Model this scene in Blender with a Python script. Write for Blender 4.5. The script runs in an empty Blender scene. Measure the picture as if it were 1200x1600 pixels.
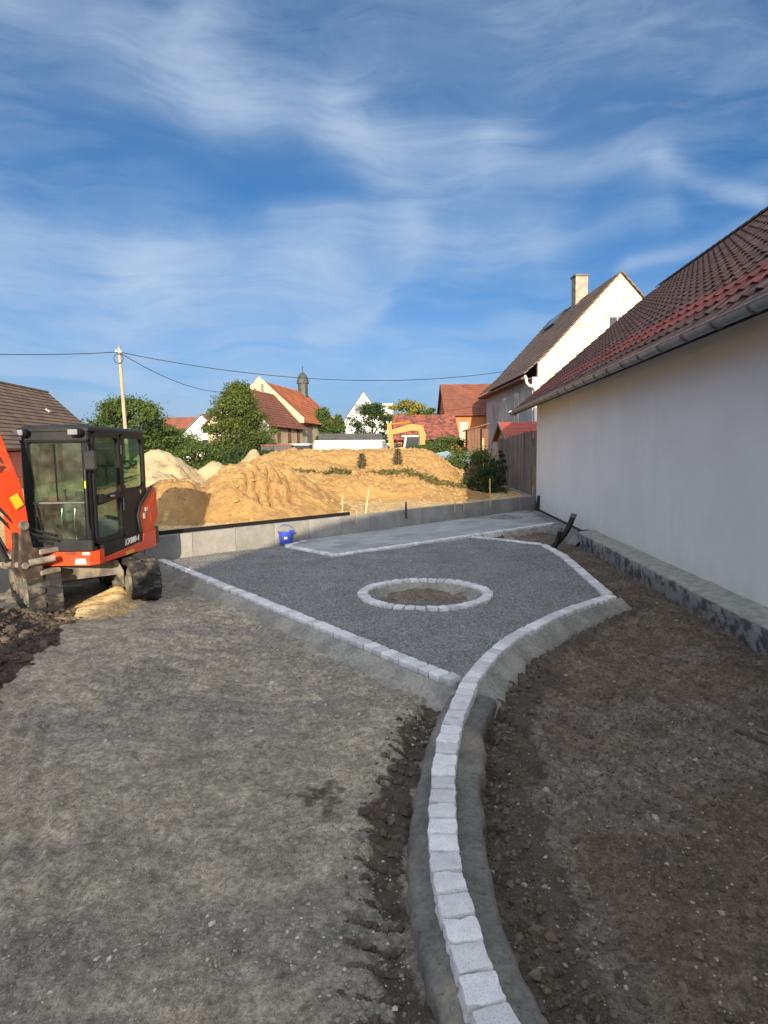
import bpy, math, random
import numpy as np
from mathutils import Matrix, Vector
random.seed(7); rng = np.random.default_rng(7)
S = bpy.context.scene
COL = S.collection
R = math.radians

# ------------------------------------------------------------------ camera
F, HZ, ROLL, EYE = 960.0, 708.0, 0.012, 2.0
_p = math.atan((800 - HZ) / F)
fwd = Vector((0, math.cos(_p), -math.sin(_p))); up0 = Vector((0, math.sin(_p), math.cos(_p))); r0 = Vector((1, 0, 0))
cx = math.cos(ROLL) * r0 - math.sin(ROLL) * up0
cy = math.sin(ROLL) * r0 + math.cos(ROLL) * up0
cam = bpy.data.cameras.new('camera'); cam_ob = bpy.data.objects.new('camera', cam); COL.objects.link(cam_ob)
cam.sensor_fit = 'VERTICAL'; cam.sensor_height = 24; cam.lens = F / 1600 * 24
cam.clip_start = .05; cam.clip_end = 3000
m = Matrix.Identity(4)
for i in range(3):
    m[i][0] = cx[i]; m[i][1] = cy[i]; m[i][2] = -fwd[i]
m[2][3] = EYE
cam_ob.matrix_world = m
S.camera = cam_ob

# ------------------------------------------------------------------ light
LDIR = Vector((-.08, 1, -.25)).normalized()          # direction the sunlight travels
SUN_EL = math.asin(-LDIR.z); SUN_ROT = math.atan2(-LDIR.x, -LDIR.y)
SUN_STRENGTH, SKY_STRENGTH, EXPOSURE = 2.75, .10, 1.40
sl = bpy.data.lights.new('sun', 'SUN'); sl.energy = SUN_STRENGTH; sl.angle = R(.5); sl.color = (1, .83, .60)
so = bpy.data.objects.new('sun', sl); COL.objects.link(so); so.location = (10, -40, 30)
so.rotation_euler = (-LDIR).to_track_quat('Z', 'Y').to_euler()
S.view_settings.view_transform = 'Standard'; S.view_settings.look = 'None'
S.view_settings.exposure = EXPOSURE; S.view_settings.gamma = 1; S.view_settings.use_curve_mapping = False

W = bpy.data.worlds.new('World'); S.world = W; W.use_nodes = True
nt = W.node_tree; nt.nodes.clear()
def wn(t, **k):
    n = nt.nodes.new(t)
    for a, b in k.items(): setattr(n, a, b)
    return n
def wl(a, b): nt.links.new(a, b)
def wmath(op, a, b=None, c=None, clamp=False):
    n = wn('ShaderNodeMath', operation=op); n.use_clamp = clamp
    for i, v in enumerate((a, b, c)):
        if v is None: continue
        if isinstance(v, (int, float)): n.inputs[i].default_value = v
        else: wl(v, n.inputs[i])
    return n.outputs[0]
sky = wn('ShaderNodeTexSky', sky_type='NISHITA'); sky.sun_disc = False
sky.sun_elevation = SUN_EL; sky.sun_rotation = SUN_ROT
sky.altitude = 400; sky.air_density = .6; sky.dust_density = 4.0; sky.ozone_density = 4.0
tc = wn('ShaderNodeTexCoord'); sep = wn('ShaderNodeSeparateXYZ'); wl(tc.outputs['Generated'], sep.inputs[0])
az = wmath('ARCTAN2', sep.outputs[0], sep.outputs[1]); el = wmath('ARCSINE', sep.outputs[2])
# warp azimuth / elevation so that the streaks curl
comb = wn('ShaderNodeCombineXYZ'); wl(az, comb.inputs[0]); wl(el, comb.inputs[1])
nz = wn('ShaderNodeTexNoise'); nz.inputs['Scale'].default_value = 3.2; nz.inputs['Detail'].default_value = 2
wl(comb.outputs[0], nz.inputs['Vector'])
sepw = wn('ShaderNodeSeparateXYZ'); wl(nz.outputs['Color'], sepw.inputs[0])
azw = wmath('MULTIPLY_ADD', wmath('SUBTRACT', sepw.outputs[0], .5), .20, az)
elw = wmath('MULTIPLY_ADD', wmath('SUBTRACT', sepw.outputs[1], .5), .11, el)
def seg(ax, ay, bx, by, w, amp):
    """soft mask round the great streak from (az,el) A to B"""
    ux, uy = bx - ax, by - ay; L2 = ux * ux + uy * uy
    px = wmath('SUBTRACT', azw, ax); py = wmath('SUBTRACT', elw, ay)
    t = wmath('DIVIDE', wmath('ADD', wmath('MULTIPLY', px, ux), wmath('MULTIPLY', py, uy)), L2, clamp=True)
    dx = wmath('MULTIPLY_ADD', t, -ux, px); dy = wmath('MULTIPLY_ADD', t, -uy, py)
    d2 = wmath('ADD', wmath('MULTIPLY', dx, dx), wmath('MULTIPLY', dy, dy))
    return wmath('MULTIPLY', wmath('EXPONENT', wmath('MULTIPLY', d2, -1 / (w * w))), amp)
dens = None
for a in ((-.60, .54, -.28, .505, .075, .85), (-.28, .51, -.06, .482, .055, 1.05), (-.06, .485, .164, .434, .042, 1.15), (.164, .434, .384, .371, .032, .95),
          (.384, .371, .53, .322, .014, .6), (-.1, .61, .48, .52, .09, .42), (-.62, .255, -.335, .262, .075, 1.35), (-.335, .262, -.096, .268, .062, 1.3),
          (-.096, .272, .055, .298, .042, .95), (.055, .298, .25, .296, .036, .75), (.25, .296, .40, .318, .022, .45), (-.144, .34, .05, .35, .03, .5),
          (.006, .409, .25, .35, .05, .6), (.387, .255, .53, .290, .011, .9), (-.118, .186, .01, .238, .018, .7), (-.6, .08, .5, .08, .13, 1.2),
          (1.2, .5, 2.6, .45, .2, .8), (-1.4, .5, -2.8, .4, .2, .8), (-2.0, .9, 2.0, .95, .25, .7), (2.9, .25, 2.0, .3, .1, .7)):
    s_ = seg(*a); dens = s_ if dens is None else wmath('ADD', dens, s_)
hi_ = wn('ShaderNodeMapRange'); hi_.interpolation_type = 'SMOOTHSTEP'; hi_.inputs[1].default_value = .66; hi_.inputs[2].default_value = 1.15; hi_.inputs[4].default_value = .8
wl(elw, hi_.inputs[0]); dens = wmath('ADD', dens, hi_.outputs[0])      # extra veil added overhead, out of view, to lift the shade
# fine fibres
mp = wn('ShaderNodeMapping'); mp.inputs['Rotation'].default_value = (0, 0, R(22)); mp.inputs['Scale'].default_value = (4, 20, 1)
cw = wn('ShaderNodeCombineXYZ'); wl(azw, cw.inputs[0]); wl(elw, cw.inputs[1]); wl(cw.outputs[0], mp.inputs[0])
n2 = wn('ShaderNodeTexNoise'); n2.inputs['Scale'].default_value = 1.0; n2.inputs['Detail'].default_value = 12; n2.inputs['Roughness'].default_value = .60
n2.inputs['Distortion'].default_value = .45
wl(mp.outputs[0], n2.inputs['Vector'])
n3 = wn('ShaderNodeTexNoise'); n3.inputs['Scale'].default_value = 4.0; n3.inputs['Detail'].default_value = 5
wl(comb.outputs[0], n3.inputs['Vector'])
fib = wmath('MULTIPLY_ADD', n2.outputs[0], 1.7, -.27)
fib2 = wmath('MULTIPLY_ADD', n3.outputs[0], 1.1, .08)
den = wmath('MULTIPLY', wmath('MULTIPLY', dens, fib), fib2)
den = wmath('ADD', den, wmath('MULTIPLY', wmath('SUBTRACT', wmath('MULTIPLY', n2.outputs[0], n3.outputs[0]), .24, clamp=True), .7))
den = wmath('MULTIPLY', wmath('SUBTRACT', 1.0, wmath('EXPONENT', wmath('MULTIPLY', wmath('MAXIMUM', den, 0.0), -1.55))), .92)
# keep below 0.8: cirrus stays translucent
den = wmath('MINIMUM', den, .80)
hs = wn('ShaderNodeHueSaturation'); hs.inputs['Saturation'].default_value = 1.12; hs.inputs['Hue'].default_value = .492; hs.inputs['Value'].default_value = .66
wl(sky.outputs[0], hs.inputs['Color'])
# veil brightens towards the sun; gain raised so unseen cloud lights the shade
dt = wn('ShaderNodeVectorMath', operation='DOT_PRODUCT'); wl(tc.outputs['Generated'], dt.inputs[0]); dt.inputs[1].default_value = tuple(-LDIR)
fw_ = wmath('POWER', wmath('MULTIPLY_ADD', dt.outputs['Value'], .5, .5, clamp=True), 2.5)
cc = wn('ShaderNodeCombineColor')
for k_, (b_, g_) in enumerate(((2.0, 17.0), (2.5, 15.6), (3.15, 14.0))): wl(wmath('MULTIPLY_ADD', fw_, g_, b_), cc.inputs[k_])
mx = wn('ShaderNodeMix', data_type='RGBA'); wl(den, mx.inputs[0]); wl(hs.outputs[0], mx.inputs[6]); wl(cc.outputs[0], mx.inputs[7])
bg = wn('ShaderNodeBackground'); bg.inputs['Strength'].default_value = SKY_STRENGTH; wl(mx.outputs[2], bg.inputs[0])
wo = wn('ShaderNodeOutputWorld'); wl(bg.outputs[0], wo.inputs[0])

# ------------------------------------------------------------------ helpers
def z_at(u, v, z=0.):
    d = (u - 600) / F * cx - (v - 800) / F * cy + fwd; t = (z - EYE) / d.z
    return Vector((0, 0, EYE)) + d * t
def _hash(ix, iy, s):
    n = (ix * 374761393 + iy * 668265263 + s * 974634777) & 0xFFFFFFFF
    n = ((n ^ (n >> 13)) * 1274126177) & 0xFFFFFFFF
    return ((n ^ (n >> 16)) & 0xFFFF) / 65535.0
def vnoise(x, y, s=0):
    x = np.asarray(x, float); y = np.asarray(y, float)
    ix = np.floor(x).astype(np.int64); iy = np.floor(y).astype(np.int64); fx = x - ix; fy = y - iy
    fx = fx * fx * (3 - 2 * fx); fy = fy * fy * (3 - 2 * fy)
    a = _hash(ix, iy, s); b = _hash(ix + 1, iy, s); c = _hash(ix, iy + 1, s); d = _hash(ix + 1, iy + 1, s)
    return (a * (1 - fx) + b * fx) * (1 - fy) + (c * (1 - fx) + d * fx) * fy - .5
def fbm(x, y, o=4, s=0, g=.5):
    r = 0; a = 1.; f = 1.
    for i in range(o):
        r = r + a * vnoise(np.asarray(x) * f, np.asarray(y) * f, s + i * 17); a *= g; f *= 2.03
    return r
def sst(a, b, x):
    t = np.clip((x - a) / (b - a), 0, 1); return t * t * (3 - 2 * t)
def seg_dist(X, Y, pts):
    """unsigned distance to polyline and sign (positive = left of travel)"""
    best = np.full(X.shape, 1e9); sg = np.ones(X.shape)
    for (ax, ay), (bx, by) in zip(pts, pts[1:]):
        ux, uy = bx - ax, by - ay; L = ux * ux + uy * uy
        t = np.clip(((X - ax) * ux + (Y - ay) * uy) / L, 0, 1)
        dx = X - ax - t * ux; dy = Y - ay - t * uy; d = np.hypot(dx, dy)
        k = d < best; best = np.where(k, d, best); sg = np.where(k, np.sign(ux * dy - uy * dx), sg)
    return best, sg
def in_poly(X, Y, poly):
    r = np.zeros(X.shape, bool); n = len(poly)
    for i in range(n):
        (x1, y1), (x2, y2) = poly[i], poly[(i + 1) % n]
        c = ((y1 > Y) != (y2 > Y)) & (X < (x2 - x1) * (Y - y1) / ((y2 - y1) if y2 != y1 else 1e-9) + x1)
        r ^= c
    return r

class MB:
    def __init__(s): s.v = []; s.f = []; s.sm = False
    def add(s, vs, fs):
        o = len(s.v); s.v += [tuple(v) for v in vs]; s.f += [tuple(i + o for i in f) for f in fs]; return s
    def box(s, c, d, rot=None, taper=None):
        x, y, z = d[0] / 2, d[1] / 2, d[2] / 2
        vs = [Vector((sx * x, sy * y, sz * z)) for sz in (-1, 1) for sy in (-1, 1) for sx in (-1, 1)]
        if taper:
            for q in vs[4:]: q.x *= taper[0]; q.y *= taper[1]
        if rot: vs = [rot @ q for q in vs]
        c = Vector(c); return s.add([q + c for q in vs], [(0, 2, 3, 1), (4, 5, 7, 6), (0, 1, 5, 4), (2, 6, 7, 3), (0, 4, 6, 2), (1, 3, 7, 5)])
    def bbox(s, a, b): return s.box([(p + q) / 2 for p, q in zip(a, b)], [abs(q - p) for p, q in zip(a, b)])
    def cbox(s, c, d, b=.01, rot=None):
        """box with chamfered edges"""
        x, y, z = d[0] / 2, d[1] / 2, d[2] / 2; b = min(b, x * .9, y * .9, z * .9); vs = []; c = Vector(c)
        for ax in range(3):
            for sz in (-1, 1):
                for sy in (-1, 1):
                    for sx in (-1, 1):
                        q = [sx * (x - b), sy * (y - b), sz * (z - b)]; q[ax] = [sx * x, sy * y, sz * z][ax]; vs.append(Vector(q))
        if rot: vs = [rot @ q for q in vs]
        I = lambda ax, i: ax * 8 + i
        fs = [(I(0, 0), I(0, 4), I(0, 6), I(0, 2)), (I(0, 1), I(0, 3), I(0, 7), I(0, 5)), (I(1, 0), I(1, 1), I(1, 5), I(1, 4)),
              (I(1, 2), I(1, 6), I(1, 7), I(1, 3)), (I(2, 0), I(2, 2), I(2, 3), I(2, 1)), (I(2, 4), I(2, 5), I(2, 7), I(2, 6))]
        for i, j, A, B in [(0, 4, 0, 1), (1, 5, 0, 1), (2, 6, 0, 1), (3, 7, 0, 1), (0, 2, 0, 2), (1, 3, 0, 2), (4, 6, 0, 2), (5, 7, 0, 2), (0, 1, 1, 2), (2, 3, 1, 2), (4, 5, 1, 2), (6, 7, 1, 2)]:
            fs.append((I(A, i), I(A, j), I(B, j), I(B, i)))
        for i in range(8): fs.append((I(0, i), I(1, i), I(2, i)))
        return s.add([q + c for q in vs], fs)
    def cyl(s, p0, p1, r0, r1=None, n=12, cap=True):
        r1 = r0 if r1 is None else r1; p0, p1 = Vector(p0), Vector(p1); d = (p1 - p0).normalized()
        a = d.orthogonal().normalized(); b = d.cross(a); vs = []
        for p, r in ((p0, r0), (p1, r1)):
            for i in range(n):
                t = 2 * math.pi * i / n; vs.append(p + (a * math.cos(t) + b * math.sin(t)) * r)
        fs = [(i, (i + 1) % n, n + (i + 1) % n, n + i) for i in range(n)]
        if cap: fs += [tuple(range(n))[::-1], tuple(range(n, 2 * n))]
        return s.add(vs, fs)
    def tube(s, pts, r, n=8, cap=True):
        pts = [Vector(p) for p in pts]; k = len(pts); rr = r if isinstance(r, (list, tuple)) else [r] * k; vs = []
        a = None
        for i, p in enumerate(pts):
            d = (pts[min(i + 1, k - 1)] - pts[max(i - 1, 0)]).normalized()
            a = d.orthogonal().normalized() if a is None else (a - d * a.dot(d)).normalized()
            b = d.cross(a)
            for j in range(n):
                t = 2 * math.pi * j / n; vs.append(p + (a * math.cos(t) + b * math.sin(t)) * rr[i])
        fs = [(i * n + j, i * n + (j + 1) % n, (i + 1) * n + (j + 1) % n, (i + 1) * n + j) for i in range(k - 1) for j in range(n)]
        if cap: fs += [tuple(range(n))[::-1], tuple(range((k - 1) * n, k * n))]
        return s.add(vs, fs)
    def prism(s, poly, a, b, ax='x'):
        """2D polygon extruded from a to b along the axis; poly gives the two other coordinates in x,y,z order"""
        def P(q, t): return {'x': (t, q[0], q[1]), 'y': (q[0], t, q[1]), 'z': (q[0], q[1], t)}[ax]
        n = len(poly); vs = [P(q, a) for q in poly] + [P(q, b) for q in poly]
        return s.add(vs, [(i, (i + 1) % n, n + (i + 1) % n, n + i) for i in range(n)] + [tuple(range(n))[::-1], tuple(range(n, 2 * n))])
    def mesh(s, name):
        me = bpy.data.meshes.new(name); me.from_pydata(s.v, [], s.f); me.update()
        import bmesh
        bm = bmesh.new(); bm.from_mesh(me); bmesh.ops.recalc_face_normals(bm, faces=bm.faces[:]); bm.to_mesh(me); bm.free()
        if s.sm: smooth(me)
        return me
def smooth(me, ang=None):
    me.polygons.foreach_set('use_smooth', [True] * len(me.polygons))
    if ang is not None: me.set_sharp_from_angle(angle=R(ang))
def tag(o, label=None, cat=None, group=None, kind=None):
    if label: o['label'] = label
    if cat: o['category'] = cat
    if group: o['group'] = group
    if kind: o['kind'] = kind
    return o
def link(name, me, mat=None, parent=None, loc=None, rot=None):
    o = bpy.data.objects.new(name, me); COL.objects.link(o)
    if mat is not None and not me.materials: me.materials.append(mat)
    if parent is not None: o.parent = parent
    if loc is not None: o.location = loc
    if rot is not None: o.rotation_euler = rot
    return o
def part(name, mb, mat, parent=None, label=None, sm=None):
    me = mb.mesh(name) if isinstance(mb, MB) else mb
    if sm is not None: smooth(me, sm)
    o = link(name, me, mat, parent)
    if label: o['label'] = label
    return o
def thing(name, label, cat, loc=(0, 0, 0), rz=0, group=None):
    o = bpy.data.objects.new(name, None); COL.objects.link(o); o.location = loc; o.rotation_euler = (0, 0, rz)
    o.empty_display_size = .2
    return tag(o, label, cat, group)
def struct(name, me, mat): return tag(link(name, me, mat), kind='structure')
def np_mesh(name, V, Fq, sm=True, attrs=None):
    me = bpy.data.meshes.new(name); V = np.asarray(V, np.float32); Fq = np.asarray(Fq, np.int32); k = Fq.shape[1]
    me.vertices.add(len(V)); me.vertices.foreach_set('co', V.ravel())
    me.loops.add(Fq.size); me.loops.foreach_set('vertex_index', Fq.ravel())
    me.polygons.add(len(Fq)); me.polygons.foreach_set('loop_start', np.arange(0, Fq.size, k, dtype=np.int32))
    me.polygons.foreach_set('use_smooth', np.full(len(Fq), sm))
    me.update(calc_edges=True)
    for n_, a in (attrs or {}).items():
        at = me.attributes.new(n_, 'FLOAT', 'POINT'); at.data.foreach_set('value', np.asarray(a, np.float32).ravel())
    return me
def grid_mesh(name, xs, ys, hf, keep=None, attrs=None):
    X, Y = np.meshgrid(xs, ys); Z = hf(X, Y); ny, nx = X.shape
    V = np.stack([X, Y, Z], -1).reshape(-1, 3)
    i = (np.arange(ny - 1)[:, None] * nx + np.arange(nx - 1)[None]).ravel()
    Q = np.stack([i, i + 1, i + nx + 1, i + nx], -1)
    if keep is not None:
        c = V[Q].mean(1); Q = Q[keep(c[:, 0], c[:, 1])]
        u, inv = np.unique(Q, return_inverse=True); V = V[u]; Q = inv.reshape(-1, 4)
    at = {k: f(V[:, 0], V[:, 1]) for k, f in (attrs or {}).items()}
    return np_mesh(name, V, Q, True, at)

# ------------------------------------------------------------------ materials
class NT:
    def __init__(s, name):
        s.m = bpy.data.materials.new(name); s.m.use_nodes = True; s.t = s.m.node_tree
        s.b = s.t.nodes['Principled BSDF']
    def n(s, t, **k):
        q = s.t.nodes.new(t)
        for a, b in k.items(): setattr(q, a, b)
        return q
    def l(s, a, b): s.t.links.new(a, b)
    def math(s, op, a, b=None, c=None, clamp=False):
        q = s.n('ShaderNodeMath', operation=op); q.use_clamp = clamp
        for i, v in enumerate((a, b, c)):
            if v is None: continue
            if isinstance(v, (int, float)): q.inputs[i].default_value = v
            else: s.l(v, q.inputs[i])
        return q.outputs[0]
    def noise(s, vec, sc, det=6, rough=.55, dist=0):
        q = s.n('ShaderNodeTexNoise'); q.inputs['Scale'].default_value = sc; q.inputs['Detail'].default_value = det
        q.inputs['Roughness'].default_value = rough; q.inputs['Distortion'].default_value = dist
        s.l(vec, q.inputs['Vector']); return q.outputs[0]
    def vor(s, vec, sc, feat='F1'):
        q = s.n('ShaderNodeTexVoronoi'); q.feature = feat; q.inputs['Scale'].default_value = sc; s.l(vec, q.inputs['Vector']); return q
    def ramp(s, v, a, b):
        q = s.n('ShaderNodeMapRange'); q.interpolation_type = 'SMOOTHSTEP'; q.inputs[1].default_value = a; q.inputs[2].default_value = b
        s.l(v, q.inputs[0]); return q.outputs[0]
    def mix(s, f, a, b, mode='MIX'):
        q = s.n('ShaderNodeMix', data_type='RGBA', blend_type=mode)
        for i, v in ((0, f), (6, a), (7, b)):
            if isinstance(v, (int, float)): q.inputs[i].default_value = v
            elif isinstance(v, (tuple, list)): q.inputs[i].default_value = (*v, 1)[:4]
            else: s.l(v, q.inputs[i])
        return q.outputs[2]
    def scale(s, c, v): 
        q = s.n('ShaderNodeVectorMath', operation='SCALE')
        if isinstance(c, tuple): q.inputs[0].default_value = c
        else: s.l(c, q.inputs[0])
        if isinstance(v, (int, float)): q.inputs['Scale'].default_value = v
        else: s.l(v, q.inputs['Scale'])
        return q.outputs[0]
    def attr(s, name): 
        q = s.n('ShaderNodeAttribute', attribute_name=name); return q.outputs['Fac']
    def pos(s): return s.n('ShaderNodeNewGeometry').outputs['Position']
    def obj(s): return s.n('ShaderNodeTexCoord').outputs['Object']
    def bump(s, h, dist, strength=1.0, prev=None):
        q = s.n('ShaderNodeBump'); q.inputs['Distance'].default_value = dist; q.inputs['Strength'].default_value = strength
        s.l(h, q.inputs['Height'])
        if prev is not None: s.l(prev, q.inputs['Normal'])
        return q.outputs[0]
    def done(s, col, rough=.8, nrm=None, metal=0, spec=.5):
        if isinstance(col, tuple): s.b.inputs['Base Color'].default_value = (*col, 1)[:4]
        else: s.l(col, s.b.inputs['Base Color'])
        if isinstance(rough, (int, float)): s.b.inputs['Roughness'].default_value = rough
        else: s.l(rough, s.b.inputs['Roughness'])
        s.b.inputs['Metallic'].default_value = metal; s.b.inputs['Specular IOR Level'].default_value = spec
        if nrm is not None: s.l(nrm, s.b.inputs['Normal'])
        return s.m
def M(name, c1, c2=None, sc=4, lo=.35, hi=.65, rough=.8, bump=0, bsc=40, rnd=0, metal=0, spec=.4, fine=.12, world=False, stretch=None):
    t = NT(name); v = t.pos() if world else t.obj()
    if rnd:
        oi = t.n('ShaderNodeObjectInfo'); ad = t.n('ShaderNodeVectorMath', operation='ADD'); t.l(v, ad.inputs[0])
        t.l(t.scale((37., 91., 53.), oi.outputs['Random']), ad.inputs[1]); v = ad.outputs[0]
    if stretch:
        mp_ = t.n('ShaderNodeMapping'); mp_.inputs['Scale'].default_value = stretch; t.l(v, mp_.inputs[0]); v = mp_.outputs[0]
    c2 = c2 or tuple(x * .8 for x in c1)
    col = t.mix(t.ramp(t.noise(v, sc, 8, .6), lo, hi), c1, c2)
    if fine: col = t.scale(col, t.math('MULTIPLY_ADD', t.noise(v, sc * 14, 4), fine * 3.2, 1 - fine * 1.6))
    if rnd: col = t.scale(col, t.math('MULTIPLY_ADD', oi.outputs['Random'], rnd * 2, 1 - rnd))
    nrm = t.bump(t.noise(v, bsc, 6, .6), bump) if bump else None
    return t.done(col, rough, nrm, metal, spec)

def plaster_mat():
    t = NT('white_plaster'); v = t.pos(); col = t.mix(t.ramp(t.noise(v, .6, 6), .4, .65), (.84, .835, .815), (.79, .785, .77))
    sp = t.n('ShaderNodeSeparateXYZ'); t.l(v, sp.inputs[0])
    low = t.math('MULTIPLY', t.ramp(t.math('MULTIPLY_ADD', t.noise(v, 2.5, 6, .65), .9, sp.outputs[2]), 1.05, .45), .5)
    col = t.mix(low, col, (.62, .58, .50))
    mp_ = t.n('ShaderNodeMapping'); mp_.inputs['Scale'].default_value = (2.5, 2.5, .22); t.l(v, mp_.inputs[0])
    col = t.mix(t.math('MULTIPLY', t.ramp(t.noise(mp_.outputs[0], 1.0, 6, .6), .56, .72), .22), col, (.66, .65, .62))
    b = t.bump(t.noise(v, 1.4, 4), .02, .5); b = t.bump(t.noise(v, 150, 5, .7), .004, .9, b); return t.done(col, .92, b, 0, .2)
plaster = plaster_mat()
zinc = M('zinc', (.36, .38, .40), (.25, .265, .28), 5, rough=.45, metal=.6, bump=.001)
granite = None
def granite_mat():
    t = NT('pale_granite'); v = t.obj(); oi = t.n('ShaderNodeObjectInfo'); ad = t.n('ShaderNodeVectorMath', operation='ADD')
    t.l(v, ad.inputs[0]); t.l(t.scale((37., 91., 53.), oi.outputs['Random']), ad.inputs[1]); v = ad.outputs[0]
    col = t.mix(t.ramp(t.noise(v, 14, 6), .3, .7), (.86, .85, .82), (.72, .715, .70))
    speck = t.ramp(t.noise(v, 150, 3, .6), .54, .66)
    col = t.mix(t.math('MULTIPLY', speck, .5), col, (.22, .23, .25))
    wh = t.ramp(t.noise(v, 160, 3, .6), .60, .72); col = t.mix(t.math('MULTIPLY', wh, .5), col, (.74, .74, .74))
    ochre = t.ramp(t.noise(v, 6, 5), .60, .74); col = t.mix(t.math('MULTIPLY', ochre, .25), col, (.50, .42, .31))
    col = t.scale(col, t.math('MULTIPLY_ADD', oi.outputs['Random'], .36, .78))
    return t.done(col, .85, t.bump(t.noise(v, 120, 6, .65), .004))
granite = granite_mat()
def mortar_mat(name, a, b_, c_, rough):
    t = NT(name); v = t.pos(); n1 = t.noise(v, 3.2, 8, .65); n2_ = t.noise(v, 30, 6, .7)
    col = t.mix(t.ramp(n1, .36, .62), a, b_); col = t.mix(t.math('MULTIPLY', t.ramp(t.noise(v, 1.3, 5, .6), .50, .64), .7), col, c_)
    col = t.scale(col, t.math('MULTIPLY_ADD', t.ramp(n2_, .28, .72), .5, .76))
    pit = t.ramp(t.noise(v, 55, 4, .7), .62, .70); col = t.scale(col, t.math('MULTIPLY_ADD', pit, -.45, 1.0))
    b = t.bump(n1, .012, .5); b = t.bump(n2_, .006, .8, b); b = t.bump(t.math('SUBTRACT', 1.0, pit), .006, .8, b); return t.done(col, rough, b, 0, .3)
mortar = mortar_mat('mortar', (.36, .345, .295), (.245, .24, .215), (.42, .39, .32), .95)
wet_mortar = mortar_mat('damp_mortar', (.205, .195, .165), (.14, .136, .12), (.30, .265, .20), .8)
concrete = M('cast_concrete', (.33, .325, .30), (.24, .237, .222), 1.6, rough=.85, bump=.002, bsc=60, rnd=.07)
slabm = M('grey_slab', (.40, .405, .40), (.34, .342, .34), 2.0, rough=.8, bump=.0012, bsc=120, rnd=.2)
black_mem = M('black_membrane', (.012, .012, .013), rough=.5)
black_pl = M('black_plastic', (.008, .009, .011), (.014, .015, .016), 6, rough=.42, spec=.22)
dark_panel = M('dark_panel', (.018, .019, .021), (.028, .028, .029), 5, rough=.5, spec=.25)
red_paint = M('orange_red_paint', (.76, .066, .016), (.50, .13, .06), 5, .54, .78, rough=.36, spec=.5, fine=.03)
yellow_paint = M('yellow_paint', (.45, .18, .004), (.36, .15, .006), 3, rough=.45)
white_paint = M('white_paint', (.62, .61, .57), (.53, .52, .48), 2, rough=.5, fine=.04)
rubber = M('dusty_rubber', (.022, .022, .021), (.13, .115, .09), 7, .48, .72, rough=.88, bump=.004, bsc=30)
dirt_steel = M('dusty_steel', (.27, .24, .18), (.10, .095, .085), 6, rough=.8, bump=.003)
rust_steel = M('grimy_brown_steel', (.06, .042, .034), (.16, .12, .085), 9, .45, .72, rough=.7, bump=.003)
chrome = M('chrome_rod', (.62, .60, .56), rough=.18, metal=1, fine=.02)
hose = M('rubber_hose', (.02, .02, .02), rough=.5)
seat_m = M('seat_fabric', (.03, .032, .035), rough=.8)
grey_pl = M('grey_plastic', (.17, .18, .175), (.12, .125, .12), 5, rough=.55)
label_w = M('label_white', (.80, .80, .76), rough=.4, fine=.02)
label_y = M('label_yellow', (.85, .55, .03), rough=.4, fine=.02)
print_dk = M('print_dark', (.16, .045, .03), rough=.5, fine=0)
print_bk = M('print_black', (.012, .02, .016), rough=.5, fine=0)
lampglass = M('lamp_lens', (.25, .26, .27), rough=.12, spec=.9, fine=0)
mirror_m = M('mirror_glass', (.6, .62, .63), rough=.06, metal=1, fine=0)
wood_grey = M('weathered_wood', (.25, .215, .185), (.15, .13, .115), 2.2, rough=.85, bump=.003, bsc=20, rnd=.22, stretch=(9, 9, .8))
wood_brown = M('brown_wood', (.16, .075, .042), (.10, .05, .03), 2, rough=.7, bump=.002, rnd=.15, stretch=(9, 9, .8))
wood_yellow = M('yellow_wood', (.48, .33, .14), (.36, .24, .10), 2, rough=.7, rnd=.15, stretch=(9, 9, .8))
stakem = M('pale_stake_wood', (.58, .42, .20), (.45, .32, .15), 3, rough=.8, rnd=.15)
darkwood = M('dark_stick', (.075, .062, .05), (.05, .042, .036), 5, rough=.8)
polem = M('pole_wood', (.42, .34, .24), (.32, .26, .19), 3, rough=.8, stretch=(4, 4, .4))
wirem = M('wire', (.03, .03, .035), rough=.6)
bluepl = M('blue_plastic', (.045, .085, .48), (.06, .11, .55), 4, rough=.4)
tilem = M('brown_roof_tile', (.088, .046, .038), (.052, .032, .030), 5, rough=.6, rnd=.28, bump=.002, bsc=60, spec=.5)
tilered = M('red_roof_tile', (.15, .038, .030), (.11, .032, .028), 5, rough=.55, rnd=.2, bump=.002, bsc=60, spec=.5)
roof_brown = M('old_brown_roof', (.23, .155, .108), (.145, .10, .075), 1.3, rough=.8, bump=.01, bsc=8)
roof_red = M('clay_red_roof', (.50, .155, .055), (.32, .10, .045), .9, rough=.85, bump=.012, bsc=6, fine=.2)
roof_dred = M('dark_red_roof', (.25, .085, .05), (.17, .07, .05), 1.2, rough=.85, bump=.01, bsc=6, fine=.2)
roof_mott = M('mottled_red_roof', (.33, .105, .07), (.12, .05, .045), 3.0, .42, .6, rough=.85, bump=.01, bsc=6, fine=.2)
roof_grey = M('grey_roof', (.16, .15, .14), (.11, .105, .10), 2, rough=.85)
shed_red = M('red_felt_roof', (.42, .085, .055), (.34, .075, .05), 2, rough=.8)
cream = M('cream_render', (.60, .555, .41), (.36, .335, .26), 1.9, .52, .66, rough=.9, bump=.004, bsc=30)
oldcream = M('weathered_cream_render', (.52, .44, .30), (.38, .32, .22), .8, .35, .7, rough=.92, bump=.006, bsc=12, fine=.15)
whiteren = M('white_render', (.80, .79, .74), (.74, .73, .69), .6, rough=.9)
greyren = M('grey_render', (.44, .455, .47), (.31, .32, .335), .9, rough=.92, bump=.005, bsc=12)
pinkren = M('pink_render', (.48, .17, .15), (.40, .15, .13), .8, rough=.9)
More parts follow.
